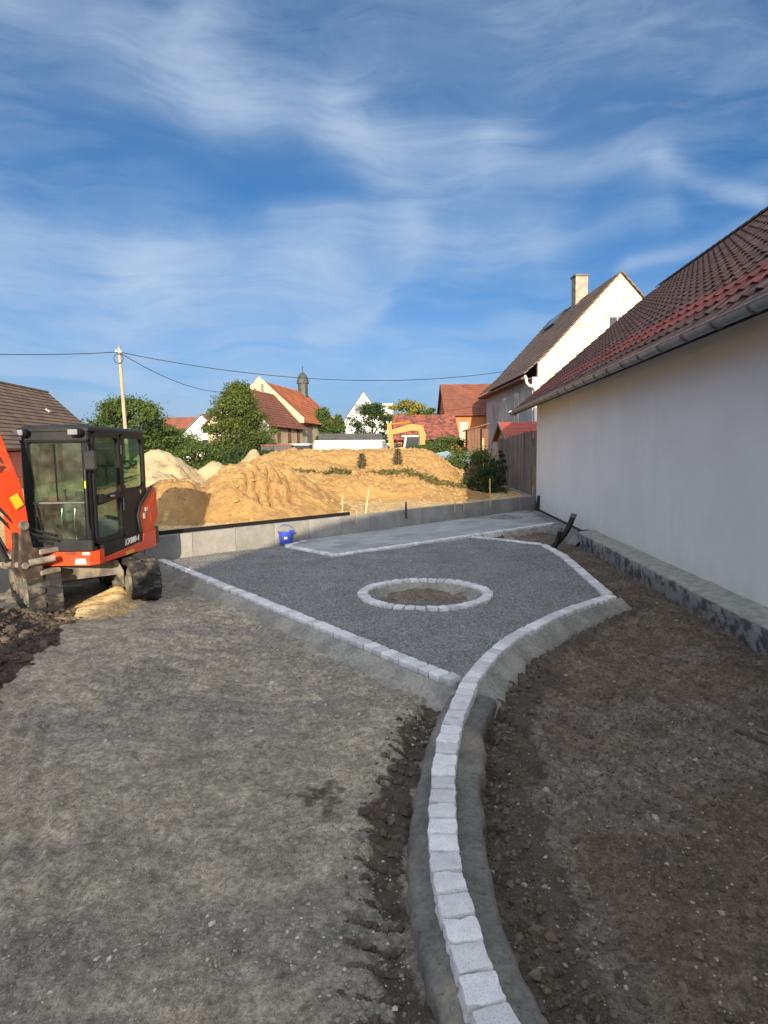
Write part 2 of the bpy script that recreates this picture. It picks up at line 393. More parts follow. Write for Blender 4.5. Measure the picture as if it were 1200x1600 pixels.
orangebrick = M('orange_brick', (.60, .23, .085), (.42, .15, .06), .8, rough=.9, bump=.006, bsc=14, fine=.22)
beigew = M('beige_wall', (.60, .50, .33), (.50, .41, .28), 1, rough=.9)
darkwin = M('dark_window', (.02, .024, .03), rough=.15, spec=.6, fine=0)
tarp_m = M('pale_blue_tarp', (.26, .36, .40), (.18, .28, .34), 2, rough=.5, bump=.02, bsc=4)
slate = M('dark_copper', (.075, .085, .075), (.045, .05, .05), 3, rough=.6)
pebm = M('pebble', (.36, .33, .28), (.24, .22, .20), 12, rough=.85, rnd=.35, bump=.001)
twigm = M('twig', (.30, .24, .17), (.2, .16, .12), 9, rough=.8)
barkm = M('bark', (.10, .075, .055), (.06, .045, .035), 6, rough=.9, bump=.01, bsc=20)
def glass_mat(name, tint, tr=.0):
    t = NT(name); gl = t.n('ShaderNodeBsdfGlossy'); gl.inputs['Roughness'].default_value = .02; gl.inputs['Color'].default_value = (.9, .95, .92, 1)
    tp = t.n('ShaderNodeBsdfTransparent'); tp.inputs['Color'].default_value = (*tint, 1)
    fr = t.n('ShaderNodeFresnel'); fr.inputs['IOR'].default_value = 1.5
    d = t.n('ShaderNodeBsdfDiffuse'); d.inputs['Color'].default_value = (.40, .38, .30, 1)
    dust = t.math('MULTIPLY_ADD', t.ramp(t.noise(t.obj(), 5, 6), .4, .75), .10, .03)
    m1 = t.n('ShaderNodeMixShader'); t.l(t.math('MULTIPLY_ADD', fr.outputs[0], .55, tr, clamp=True), m1.inputs[0]); t.l(tp.outputs[0], m1.inputs[1]); t.l(gl.outputs[0], m1.inputs[2])
    m2 = t.n('ShaderNodeMixShader'); t.l(dust, m2.inputs[0]); t.l(m1.outputs[0], m2.inputs[1]); t.l(d.outputs[0], m2.inputs[2])
    t.l(m2.outputs[0], t.t.nodes['Material Output'].inputs[0]); return t.m
glass = glass_mat('tinted_glass', (.72, .86, .78), .03)
def leaf_mat(name, c1, c2, c3):
    t = NT(name); v = t.pos()
    a = t.attr('tone')
    col = t.mix(a, c1, c2); col = t.mix(t.math('MULTIPLY', t.ramp(t.noise(v, .9, 4), .45, .65), .6), col, c3)
    m_ = t.done(col, .6, None, 0, .25)
    tr = t.n('ShaderNodeBsdfTranslucent'); t.l(t.mix(.5, col, (.10, .16, .02)), tr.inputs[0])
    mxs = t.n('ShaderNodeMixShader'); mxs.inputs[0].default_value = .22; t.l(t.b.outputs[0], mxs.inputs[1]); t.l(tr.outputs[0], mxs.inputs[2])
    t.l(mxs.outputs[0], t.t.nodes['Material Output'].inputs[0]); return m_
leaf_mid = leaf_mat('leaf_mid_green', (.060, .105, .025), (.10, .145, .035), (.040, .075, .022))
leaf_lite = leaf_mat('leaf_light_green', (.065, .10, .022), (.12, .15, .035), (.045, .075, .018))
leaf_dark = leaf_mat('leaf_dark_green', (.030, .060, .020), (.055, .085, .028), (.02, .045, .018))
leaf_yel = leaf_mat('leaf_yellow_green', (.20, .19, .03), (.28, .23, .04), (.10, .12, .025))
leaf_brown = leaf_mat('leaf_brown_weed', (.085, .075, .03), (.13, .10, .045), (.06, .065, .025))
leaf_olive = leaf_mat('leaf_olive_grass', (.13, .125, .04), (.20, .17, .07), (.09, .10, .03))
leaf_dry = leaf_mat('leaf_dry_weed', (.14, .13, .06), (.20, .16, .08), (.08, .09, .035))

# ================================================================== GROUND
PATH_PX = [(775,1592),(761,1565),(744,1514),(727.5,1467),(716,1427),(706,1391),(699,1359),(694,1327),(692,1300),(692,1275),(691,1252),(692.5,1231),(693,1212),(694,1195),(696,1179),(699,1164),(702,1149),(705,1135),(709.5,1121),(714,1109),(718,1098),(724,1087),(731,1067),(742.5,1051),(756,1034),(769.5,1019),(785,1006),(801,994),(830,978.5),(852,967),(883,953),(915,942),(947,932.5),(964,927)]
# the survey of the kerb line in metres (x to the right, y ahead, from the spot under the camera)
CURVE = [(.72, .95), (.56, 1.4)] + [tuple(z_at(*q)[:2]) for q in PATH_PX]
def resample(pts, step):
    P = [Vector((*p[:2], 0)) for p in pts]
    for _ in range(3):                         # Chaikin smoothing
        Q = [P[0]]
        for a, b in zip(P, P[1:]): Q += [a * .75 + b * .25, a * .25 + b * .75]
        P = Q + [P[-1]]
    out = [P[0].copy()]; acc = 0; prev = P[0]
    for q in P[1:]:
        while True:
            d = (q - prev).length
            if acc + d < step: acc += d; prev = q; break
            t = (step - acc) / d; prev = prev.lerp(q, t); out.append(prev.copy()); acc = 0
    return out
JUNC = (.70, 5.20)
LEFT = [(.62, 5.30), (-4.38, 11.86)]
RIGHT = [(3.14, 8.52), (3.46, 11.7), (3.44, 13.25)]
RIGHT2 = [(3.40, 13.28), (2.11, 14.58)]
PATA, PATB, PATL, PATW = (-.99, 12.14), (4.85, 17.22), (-2.14, 13.44), (-1.80, 14.30)
RING_C, RING_R = (.575, 8.74), .90
WALL_A, WALL_B = (-9.5, 6.7), (5.28, 21.42)          # inner face of the retaining wall
wdir = Vector((WALL_B[0] - WALL_A[0], WALL_B[1] - WALL_A[1], 0)).normalized(); wnor = Vector((-wdir.y, wdir.x, 0))
def wall_s(X, Y): return (X - WALL_A[0]) * wnor.x + (Y - WALL_A[1]) * wnor.y
curve_fine = [tuple(p[:2]) for p in resample(CURVE, .12)]
GRAVEL = [JUNC] + [p for p in curve_fine if p[1] > 5.25] + RIGHT[0:] + [(2.11, 14.58), PATA, PATL, (-2.1, 14.05), (-4.55, 11.62), (-4.38, 11.86)]
def house_u(X, Y):                                   # distance outside the right house wall (negative = inside)
    return (3.98 + .0625 * Y - X)
def ground_h(X, Y):
    X = np.asarray(X, float); Y = np.asarray(Y, float)
    s = wall_s(X, Y)
    far = sst(24, 55, Y) * 1.0
    h = np.full(X.shape, -.17) + fbm(X * .55, Y * .55, 3, 3) * .05 + fbm(X * 3, Y * 3, 4, 9, .6) * .036 + np.abs(fbm(X * 8 + Y * 2, Y * 9, 3, 19, .6)) * .022 + fbm(X * 17, Y * 17, 2, 29, .7) * .016 * (Y < 9)
    near = Y < 26
    dcur, sgc = seg_dist(X, Y, curve_fine); dl, sgl = seg_dist(X, Y, LEFT)
    # trench beside the haunch
    tr = np.exp(-((dcur - .30) / .12) ** 2) * (.05 + .04 * fbm(X * 2, Y * 2, 2, 5)) * (Y < 8)
    h = h - tr * (Y < 5.6) - .05 * np.exp(-(dcur / .25) ** 2)
    # clumpy rim of the trench
    h = h + np.exp(-((dcur - .42) / .16) ** 2) * np.abs(fbm(X * 9, Y * 9, 3, 31)) * .07 * (Y < 9)
    # track marks of the digger
    tk = sst(0, .35, .75 - np.abs((X + 2.1) - .1 * (Y - 7))) * sst(4.6, 5.8, Y) * sst(9.2, 8.2, Y)
    h = h + tk * np.sin((Y + .35 * X) * 2 * math.pi / .16 + fbm(X, Y, 2, 8) * 4) * .026
    tk2 = sst(.2, .5, .9 - np.abs(X + 2.9 + .6 * (Y - 4.2))) * sst(2.2, 3, Y) * sst(6.5, 5.5, Y)
    h = h + tk2 * np.sin((X * .92 + Y * .38 + fbm(X, Y, 2, 4) * .3) * 2 * math.pi / .17) * .016
    # scrape marks in the garden soil on the right
    soil = (sgc < 0) | (X > 3.3)
    soil = soil & (s < 0) & (X > .2)
    gv = (X * .93 + Y * .37); h = h + soil * (np.abs(np.sin(gv * 2 * math.pi / .42 + fbm(X * .7, Y * .7, 2, 2) * 5)) ** 8) * -.055 * sst(2.6, 4.2, Y)
    h = h + soil * fbm(X * 6, Y * 6, 4, 40, .65) * .03
    h = h + soil * np.exp(-((X - (3.8 + .0625 * Y - .75)) / .22) ** 2) * .07 * sst(8.8, 7.5, Y) * (1 + fbm(X * 5, Y * 5, 2, 12))
    # dark earth dumped on the left
    eb = -3.45 - .22 * (Y - 5.1) + fbm(X * 1.2, Y * 1.2, 3, 77) * .45
    e = sst(0, 1.1, eb - X) * sst(8.6, 7.6, Y) 
    h = h + e * (.28 + .16 * fbm(X * 2.2, Y * 2.2, 3, 21) + .14 * np.abs(fbm(X * 7, Y * 7, 3, 22)))
    # low hump under the digger; its sand tone imitates a sunlit patch of yard
    h = h + .20 * np.exp(-(((X + 4.0) / .42) ** 2 + ((Y - 8.75) / .75) ** 2)) * (1 + .5 * fbm(X * 4, Y * 4, 3, 66))
    ing = in_poly(X, Y, GRAVEL); h = np.where(ing, -.15 + fbm(X * 5, Y * 5, 3, 50) * .04, h)
    ring = np.hypot(X - RING_C[0], Y - RING_C[1]); h = np.where(ring < .8, -.15 + fbm(X * 5, Y * 5, 4, 51) * .09, h)
    pat = (Y - X > 13.13 - .02) & (s < .1) & (X > -1.9); h = np.where((dcur > .5) & pat & (X < 5.4), -.16, h)
    # higher building site behind the retaining wall
    hb = .40 + far + fbm(X * .8, Y * .8, 3, 90) * .10 + fbm(X * 4, Y * 4, 3, 91) * .03
    h = np.where(s > .12, hb, h)
    h = np.where((s > -.30) & (s <= .12), np.minimum(h, -.2), h)
    out = (house_u(X, Y) < .02) & (s <= .12); h = np.where(out, -.25, h)
    h = np.where((house_u(X, Y) < .02) & (Y > 21.5), .3 + far, h)
    big = sst(120, 420, np.hypot(X, Y)); h = h + big * (3.0 + 6 * fbm(X / 160, Y / 160, 2, 7))
    return h
def a_soil(X, Y):
    d, sg = seg_dist(X, Y, curve_fine); s = wall_s(X, Y)
    r = (((sg < 0) | (X > 3.25)) & (X > .15) & (s < .1) & ~in_poly(X, Y, GRAVEL)).astype(float)
    ring = np.hypot(X - RING_C[0], Y - RING_C[1]); return np.where(ring < .9, .75, r)
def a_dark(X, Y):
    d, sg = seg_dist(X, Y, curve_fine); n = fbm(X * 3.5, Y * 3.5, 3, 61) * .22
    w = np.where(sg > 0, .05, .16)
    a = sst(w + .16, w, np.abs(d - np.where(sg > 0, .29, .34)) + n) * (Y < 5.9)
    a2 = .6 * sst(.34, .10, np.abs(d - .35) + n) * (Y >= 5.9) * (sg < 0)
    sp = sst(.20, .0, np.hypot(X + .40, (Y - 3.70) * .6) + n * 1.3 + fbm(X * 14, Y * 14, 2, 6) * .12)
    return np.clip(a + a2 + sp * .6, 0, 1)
def a_earth(X, Y):
    eb = -3.45 - .22 * (Y - 5.1) + fbm(X * 1.2, Y * 1.2, 3, 77) * .45
    return sst(-.05, .12, eb - X + fbm(X * 9, Y * 9, 2, 5) * .15) * sst(8.7, 8.0, Y)
def a_sand_sunpatch(X, Y):
    s = wall_s(X, Y); a = (s > .1).astype(float) * sst(48, 40, Y)
    return np.maximum(a, sst(.18, .42, np.exp(-(((X + 4.0) / .5) ** 2 + ((Y - 8.7) / .85) ** 2)) + fbm(X * 5, Y * 5, 3, 67) * .15))  # patch under the digger: sunlight on the yard put into the colour
def a_grass(X, Y): return ((np.hypot(X, Y) > 46)).astype(float) * sst(-.1, .1, fbm(X * .1, Y * .1, 2, 3) + .12)
def a_blue(X, Y):
    b = sst(.0, .22, fbm(X * .9 + 3, Y * 1.6, 3, 33) - .10)
    d, sg = seg_dist(X, Y, curve_fine); c = sst(.75, .35, d + fbm(X * 2, Y * 2, 2, 3) * .3) * sst(3.4, 2.6, Y) * (sg > 0)
    r_ = sst(.22, .05, np.abs(d - .55 + fbm(X * 3, Y * 3, 2, 8) * .2)) * (sg < 0) * (Y < 5.2) * .8
    return np.clip(b * .8 + c + r_, 0, 1) * (wall_s(X, Y) < 0)
def ground_mat():
    t = NT('building_site_ground'); v = t.pos()
    big = t.noise(v, .55, 6, .6); mid = t.noise(v, 2.6, 8, .62); fine = t.noise(v, 26, 8, .68); gr = t.noise(v, 130, 4, .7)
    yard = t.mix(t.ramp(mid, .36, .64), (.45, .39, .285), (.325, .288, .218))
    yard = t.mix(t.math('MULTIPLY', t.ramp(big, .5, .66), .55), yard, (.44, .39, .30))
    mpn = t.n('ShaderNodeMapping'); mpn.inputs['Rotation'].default_value = (0, 0, R(28)); mpn.inputs['Scale'].default_value = (1.0, 4.5, 1); t.l(v, mpn.inputs[0])
    stre = t.noise(mpn.outputs[0], 1.6, 7, .65)
    yard = t.mix(t.math('MULTIPLY', t.ramp(stre, .50, .68), .55), yard, (.235, .21, .165))
    yard = t.mix(t.math('MULTIPLY', t.attr('blue'), .62), yard, (.215, .205, .18))
    soil = t.mix(t.ramp(mid, .35, .66), (.185, .142, .098), (.125, .098, .072))
    soil = t.mix(t.math('MULTIPLY', t.ramp(big, .48, .62), .6), soil, (.195, .16, .11))
    def edge(n_, w=.8): return t.ramp(t.math('ADD', t.attr(n_), t.math('MULTIPLY', t.math('SUBTRACT', t.noise(v, 11, 7, .7), .5), w)), .30, .70)
    col = t.mix(t.attr('soil'), yard, soil)
    col = t.mix(t.math('MULTIPLY', t.math('MULTIPLY', t.attr('blue'), t.attr('soil')), .5), col, (.24, .23, .20))
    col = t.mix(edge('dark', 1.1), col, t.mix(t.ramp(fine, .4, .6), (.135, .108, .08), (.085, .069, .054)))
    col = t.mix(edge('earth'), col, t.mix(t.ramp(fine, .4, .62), (.105, .082, .065), (.065, .052, .044)))
    sandc = t.mix(t.ramp(mid, .35, .65), (.56, .38, .17), (.64, .47, .24))
    col = t.mix(edge('sand', .6), col, sandc)
    col = t.mix(t.attr('grass'), col, t.mix(t.ramp(mid, .4, .6), (.07, .09, .03), (.11, .11, .045)))
    col = t.scale(col, t.math('MULTIPLY_ADD', t.ramp(fine, .25, .75), .95, .55)); col = t.scale(col, t.math('MULTIPLY_ADD', t.ramp(gr, .3, .7), .65, .70)); col = t.scale(col, t.math('MULTIPLY_ADD', t.ramp(t.noise(v, 7, 6, .65), .3, .7), .5, .76))
    peb = t.vor(v, 60); pm = t.math('MULTIPLY', t.ramp(peb.outputs['Distance'], .30, .18), t.ramp(t.noise(v, 4, 3), .50, .62))
    sepc = t.n('ShaderNodeSeparateColor'); t.l(peb.outputs['Color'], sepc.inputs[0])
    pm = t.math('MULTIPLY', pm, t.ramp(sepc.outputs[0], .62, .66)); col = t.mix(t.math('MULTIPLY', pm, .65), col, (.30, .285, .25))
    b = t.bump(mid, .05, .5); b = t.bump(fine, .022, .9, b); b = t.bump(gr, .006, .9, b); b = t.bump(pm, .008, .8, b)
    return t.done(col, .95, b, 0, .2)
xs = np.concatenate([-np.geomspace(400, 7, 40)[:-1], np.arange(-7, -3.2, .036), np.arange(-3.2, 3.1, .020), np.arange(3.1, 4.8, .036), np.geomspace(4.8, 400, 44)])
ys = np.concatenate([[-60, -30, -12, -5, -2, 0], np.arange(.5, 1.7, .04), np.arange(1.7, 5.8, .020), np.arange(5.8, 9, .034), np.arange(9, 13, .06), np.arange(13, 25, .12), np.geomspace(25, 900, 50)])
ground = struct('ground', grid_mesh('ground', xs, ys, ground_h, None, dict(soil=a_soil, dark=a_dark, earth=a_earth, sand=a_sand_sunpatch, grass=a_grass, blue=a_blue)), ground_mat())

# gravel bed
def gravel_mat():
    t = NT('grey_chippings'); v = t.pos()
    vo = t.vor(v, 85); sepc = t.n('ShaderNodeSeparateColor'); t.l(vo.outputs['Color'], sepc.inputs[0])
    g1 = t.ramp(sepc.outputs[0], .1, .9); col = t.mix(g1, (.17, .168, .16), (.385, .378, .36))
    vo2 = t.vor(v, 34); sp2 = t.n('ShaderNodeSeparateColor'); t.l(vo2.outputs['Color'], sp2.inputs[0])
    col = t.scale(col, t.math('MULTIPLY_ADD', sp2.outputs[1], .6, .68))
    col = t.scale(col, t.math('MULTIPLY_ADD', t.ramp(t.noise(v, 1.3, 6, .6), .3, .7), .36, .82))
    col = t.mix(t.math('MULTIPLY', t.ramp(t.noise(v, .5, 4), .5, .66), .35), col, (.27, .25, .215))
    b = t.bump(t.noise(v, 6, 5), .03, .7); b = t.bump(vo2.outputs['Distance'], .02, .8, b); b = t.bump(vo.outputs['Distance'], .010, .9, b)
    return t.done(col, .9, b, 0, .25)
gravm = gravel_mat()
def grav_keep(x, y):
    return in_poly(x, y, GRAVEL) & (np.hypot(x - RING_C[0], y - RING_C[1]) > .87)
def grav_h(X, Y): return -.036 + fbm(X * 1.2, Y * 1.2, 3, 14) * .034 + fbm(X * 7, Y * 7, 3, 15) * .014
struct('gravel_bed', grid_mesh('gravel_bed', np.arange(-4.8, 3.6, .045), np.arange(5.0, 14.8, .045), grav_h, grav_keep), gravm)
# loose chippings lying on the bed (near part, real grains)
def blobs(P, sz, flat=.65, sub=0, jit=.25):
    """numpy mesh of many small irregular stones"""
    ph = (1 + 5 ** .5) / 2
    B = np.array([(-1, ph, 0), (1, ph, 0), (-1, -ph, 0), (1, -ph, 0), (0, -1, ph), (0, 1, ph), (0, -1, -ph), (0, 1, -ph), (ph, 0, -1), (ph, 0, 1), (-ph, 0, -1), (-ph, 0, 1)]) / 1.9
    Fi = np.array([(0, 11, 5), (0, 5, 1), (0, 1, 7), (0, 7, 10), (0, 10, 11), (1, 5, 9), (5, 11, 4), (11, 10, 2), (10, 7, 6), (7, 1, 8), (3, 9, 4), (3, 4, 2), (3, 2, 6), (3, 6, 8), (3, 8, 9), (4, 9, 5), (2, 4, 11), (6, 2, 10), (8, 6, 7), (9, 8, 1)])
    n = len(P); V = np.repeat(B[None], n, 0) * (1 + rng.uniform(-jit, jit, (n, 12, 1)))
    V *= np.stack([rng.uniform(.8, 1.35, n), rng.uniform(.7, 1.1, n), rng.uniform(flat * .7, flat * 1.2, n)], -1)[:, None]
    a = rng.uniform(0, 6.28, n); c, s = np.cos(a)[:, None], np.sin(a)[:, None]
    x = V[..., 0] * c - V[..., 1] * s; y = V[..., 0] * s + V[..., 1] * c; V = np.stack([x, y, V[..., 2]], -1)
    V = V * np.asarray(sz)[:, None, None] + np.asarray(P)[:, None]
    Q = (Fi[None] + np.arange(n)[:, None, None] * 12).reshape(-1, 3)
    tone = np.repeat(rng.uniform(0, 1, n), 12)
    return V.reshape(-1, 3), Q, tone
def stone_mat(name, a, b, c=None):
    t = NT(name); col = t.mix(t.attr('tone'), a, b)
    if c: col = t.mix(t.ramp(t.attr('tone'), .93, .95), col, c)
    col = t.scale(col, t.math('MULTIPLY_ADD', t.noise(t.pos(), 90, 4), .7, .65)); return t.done(col, .9, None, 0, .25)
chip_m = stone_mat('chipping', (.16, .16, .152), (.38, .375, .355)); peb_m = stone_mat('loose_pebbles', (.22, .20, .165), (.42, .38, .31), (.60, .56, .48))
clod_m = stone_mat('earth_clods', (.075, .060, .046), (.165, .132, .098)); soilclod_m = stone_mat('soil_crumbs', (.09, .072, .054), (.18, .145, .105), (.36, .33, .28))
px = rng.uniform(-3.6, 3.4, 60000); py = 5.2 + (rng.uniform(0, 1, 60000) ** 1.6) * 6.0
k = grav_keep(px, py); px, py = px[k][:26000], py[k][:26000]
V, Q, T = blobs(np.stack([px, py, grav_h(px, py)], -1), rng.uniform(.006, .015, len(px)), .7)
tag(link('loose_chippings', np_mesh('loose_chippings', V, Q, False, {'tone': T}), chip_m), kind='stuff')

# ------------------------------------------------------------------ setts
def sett_mesh(seed, hi=False):
    r = random.Random(seed); mb = MB(); w, l, h = .152, .131, .15
    import bmesh
    bm = bmesh.new(); bmesh.ops.create_cube(bm, size=1)
    for v_ in bm.verts: v_.co = Vector((v_.co.x * w, v_.co.y * l, (v_.co.z - .5) * h))
    bmesh.ops.bevel(bm, geom=bm.edges[:], offset=.012, segments=2 if hi else 1, profile=.6, affect='EDGES')
    if hi:
        bmesh.ops.subdivide_edges(bm, edges=[e for e in bm.edges if e.calc_length() > .05], cuts=5, use_grid_fill=True)
    sd = r.uniform(0, 50)
    for v_ in bm.verts:
        k = .013 if hi else .008
        n1 = float(fbm(np.array(v_.co.x * 22 + sd), np.array(v_.co.y * 22 + v_.co.z * 30), 3, seed))
        n2_ = float(fbm(np.array(v_.co.y * 24 + sd), np.array(v_.co.z * 22 + v_.co.x * 17), 3, seed + 5))
        v_.co += Vector((n1 * k, n2_ * k, (n1 + n2_) * k * .5))
    sk = r.uniform(-.06, .06); sk2 = r.uniform(.95, 1.03)
    for v_ in bm.verts: v_.co.y += v_.co.x * sk; v_.co.x *= sk2
    me = bpy.data.meshes.new('sett'); bm.to_mesh(me); bm.free(); me.materials.append(granite)
    if hi: smooth(me, 40)
    return me
SETT_HI = [sett_mesh(i, True) for i in range(7)]; SETT_LO = [sett_mesh(20 + i) for i in range(7)]
def lay_setts(root, pts, z0=0., near=False):
    k = random.randrange(7)
    for i, (a, b) in enumerate(zip(pts, pts[1:])):
        c = (a + b) / 2; d = (b - a); ang = math.atan2(d.y, d.x) - math.pi / 2
        hi = c.y < 5.4; me = (SETT_HI if hi else SETT_LO)[(i * 3 + random.randrange(3) + k) % 7]
        o = link('sett', me, None, root, (c.x + random.uniform(-.003, .003), c.y, z0 + random.uniform(-.004, .004)),
                 (random.gauss(0, .012), random.gauss(0, .012), ang + random.gauss(0, .02) + (math.pi if random.random() < .5 else 0)))
        s_ = d.length / .146; o.scale = (1, s_, 1)
def side_strip(pts, prof, side, taper=0):
    """ribbon along pts with a cross profile [(offset, z)], with trowelled unevenness; side +1 = left"""
    P = [Vector((p[0], p[1], 0)) for p in pts]; V = []; n = len(P); m_ = len(prof)
    for i, p in enumerate(P):
        d = (P[min(i + 1, n - 1)] - P[max(i - 1, 0)]).normalized(); nr = Vector((-d.y, d.x, 0)) * side
        for j, (o, z) in enumerate(prof):
            f = j / (m_ - 1); e_ = min(1., (i + .5) / taper) if taper else 1.; z = z - (1 - e_ ** .5) * .07 * (f > 0); o = .06 + (o - .06) * (.35 + .65 * e_ ** .5)
            q = p + nr * (o * (1 + f * .30 * float(fbm(np.array(p.x * 1.7), np.array(p.y * 1.7), 3, 5 + int(side)))) + f * f * .035 * float(fbm(np.array(p.x * 11), np.array(p.y * 11), 3, 15 + int(side))))
            V.append((q.x, q.y, z + f * .018 * float(fbm(np.array(q.x * 4), np.array(q.y * 4), 3, 8)) + .005 * float(fbm(np.array(q.x * 16), np.array(q.y * 16), 2, 18))))
    Fq = [(i * m_ + j, i * m_ + j + 1, (i + 1) * m_ + j + 1, (i + 1) * m_ + j) for i in range(n - 1) for j in range(m_ - 1)]
    if side > 0: Fq = [f[::-1] for f in Fq]
    return np_mesh('haunch', V, Fq, True)
curve_setts = resample(CURVE, .1455)
t = thing('sett_edging', 'curved row of pale granite setts sweeping from the foreground to the garden corner', 'kerb edging')
lay_setts(t, curve_setts)
fine = resample(CURVE, .03)
nearp = [p for p in fine if p.y < 5.18]; farp = [p for p in fine if p.y > 4.95]
part('haunch', side_strip(nearp, [(.06, -.072), (.095, -.077), (.13, -.090), (.155, -.102), (.174, -.118), (.181, -.17), (.183, -.3)], 1), wet_mortar, t, 'smooth damp mortar bank')
part('haunch', side_strip(nearp, [(.06, -.080), (.10, -.083), (.15, -.090), (.20, -.102), (.226, -.118), (.233, -.17), (.235, -.3)], -1), wet_mortar, t, 'smooth damp mortar bank')
part('haunch', side_strip(farp, [(.06, -.05), (.08, -.055), (.13, -.10), (.20, -.145), (.26, -.17), (.29, -.3)], -1, 10), mortar, t, 'dry grey mortar slope')
def straight(a, b, step=.146):
    a, b = Vector((*a, 0)), Vector((*b, 0)); n = max(2, round((b - a).length / step)); return [a.lerp(b, i / n) for i in range(n + 1)]
t = thing('sett_edging', 'straight row of pale granite setts between dirt yard and grey gravel', 'kerb edging')
lay_setts(t, straight(*LEFT))
lf = straight((.66, 5.16), (-4.6, 12.1), .06)
part('haunch', side_strip(lf, [(.06, -.045), (.085, -.052), (.15, -.10), (.20, -.14), (.26, -.175), (.29, -.3)], 1, 8), mortar, t, 'dry grey mortar slope')
t = thing('sett_edging', 'row of pale setts on the house side of the gravel bed', 'kerb edging')
lay_setts(t, straight(RIGHT[0], RIGHT[1]) ); lay_setts(t, straight(RIGHT[1], RIGHT[2]))
rr_ = straight(RIGHT[0], RIGHT[1], .06) + straight(RIGHT[1], RIGHT[2], .06)
part('haunch', side_strip(rr_, [(.06, -.05), (.085, -.055), (.14, -.10), (.22, -.14), (.26, -.3)], -1), mortar, t)
t = thing('sett_edging', 'short row of setts running from the gravel corner back to the slab terrace', 'kerb edging')
lay_setts(t, straight(*RIGHT2))
part('haunch', side_strip(straight(*RIGHT2, .06), [(.06, -.05), (.085, -.055), (.14, -.10), (.22, -.14), (.26, -.3)], -1), mortar, t)
t = thing('sett_edging', 'narrow pale stone border along the front of the slab terrace', 'kerb edging')
lay_setts(t, straight(PATA, PATB)); lay_setts(t, straight(PATA, PATL)); lay_setts(t, straight(PATL, PATW))
part('haunch', side_strip(straight((2.9, 15.52), PATB, .08), [(.06, -.05), (.09, -.06), (.14, -.10), (.22, -.16), (.24, -.3)], -1), mortar, t)
t = thing('sett_ring', 'circle of pale granite setts round a bare earth hole in the gravel', 'stone ring', (*RING_C, 0))
rp = [Vector((RING_R * math.cos(i * 2 * math.pi / 39), RING_R * math.sin(i * 2 * math.pi / 39), 0)) for i in range(40)]
lay_setts(t, rp)
rf = [(RING_R * math.cos(i * 2 * math.pi / 90), RING_R * math.sin(i * 2 * math.pi / 90)) for i in range(91)]
part('haunch', side_strip(rf, [(.065, -.03), (.08, -.045), (.12, -.10), (.19, -.145), (.24, -.18), (.26, -.25)], 1), mortar, t)

# ------------------------------------------------------------------ retaining wall
t = thing('retaining_wall', 'low grey concrete retaining wall between terrace and sand mound', 'retaining wall', (*WALL_A, 0), math.atan2(wdir.y, wdir.x))
L = (Vector(WALL_B) - Vector(WALL_A)).length; n = round(L / 1.0); st = L / n
em = MB().cbox((0, 0, 0), (st - .012, .12, .80), .008).mesh('concrete_element')
for i in range(n):
    link('concrete_element', em, concrete, t, ((i + .5) * st, .06 + random.uniform(-.004, .004), .05 + random.uniform(-.004, .004)))
u0 = Vector((-.72 - WALL_A[0], 15.34 - WALL_A[1], 0)).dot(wdir)
part('membrane', MB().box((u0 / 2, .145, .30), (u0, .03, .46)), black_mem, t)
part('joint_strip', MB().box((L / 2, .095, .05), (L, .03, .72)), wet_mortar, t)

# ------------------------------------------------------------------ slab terrace
pd = Vector((PATB[0] - PATA[0], PATB[1] - PATA[1], 0)).normalized(); pn = Vector((-pd.y, pd.x, 0)); pang = math.atan2(pd.y, pd.x)
t = thing('slab_terrace', 'terrace of blue grey concrete slabs in front of the retaining wall', 'terrace', (*PATA, 0), pang)
t['kind'] = 'structure'; del t['category']
SL, SW = .80, .40
sm_ = [MB().cbox((0, 0, -.04), (SL - .010, SW - .010, .08), .005).mesh('slab')]
def pat_ok(lx, ly):
    p = Vector((*PATA, 0)) + pd * lx + pn * ly
    return wall_s(p.x, p.y) < -.02 and house_u(p.x, p.y) > .40
for j in range(8):
    for i in range(-2, 15):
        lx = .09 + (i + (.5 if j % 2 else 0) + .5) * SL; ly = .10 + (j + .5) * SW
        if lx - SL / 2 < .05: continue
        cs = [pat_ok(lx + a * SL * .5, ly + b * SW * .5) for a in (-1, 1) for b in (-1, 1)]
        if all(cs): link('slab', sm_[0], slabm, t, (lx, ly, random.uniform(-.003, .003)))
        elif any(cs):                             # cut slabs at the rim: clip to the allowed area
            n_ = 8; cells = [(a, b) for a in range(n_) for b in range(n_) if pat_ok(lx + ((a + .5) / n_ - .5) * SL, ly + ((b + .5) / n_ - .5) * SW)]
            if len(cells) < 6: continue
            mb = MB()
            rows = {}
            for a, b in cells: rows.setdefault(b, []).append(a)
            for b, aa in rows.items():
                a0, a1 = min(aa), max(aa) + 1
                mb.bbox((lx + (a0 / n_ - .5) * (SL - .01), ly + (b / n_ - .5) * (SW - .01), -.08), (lx + (a1 / n_ - .5) * (SL - .01), ly + ((b + 1) / n_ - .5) * (SW - .01), -.001))
            part('slab', mb, slabm, t)
for j in range(8):                                # first cut column next to the left border
    if j % 2:
        ly = .10 + (j + .5) * SW; 
        if pat_ok(.29, ly + SW * .5): link('slab', MB().cbox((0, 0, -.04), (.39, SW - .01, .08), .005).mesh('slab'), slabm, t, (.29, ly, 0))
part('bedding', MB().prism([(.08, .08), (7.75, .08), (10.55, 2.72), (.08, 2.08)], -.10, -.012, 'z'), mortar, t)
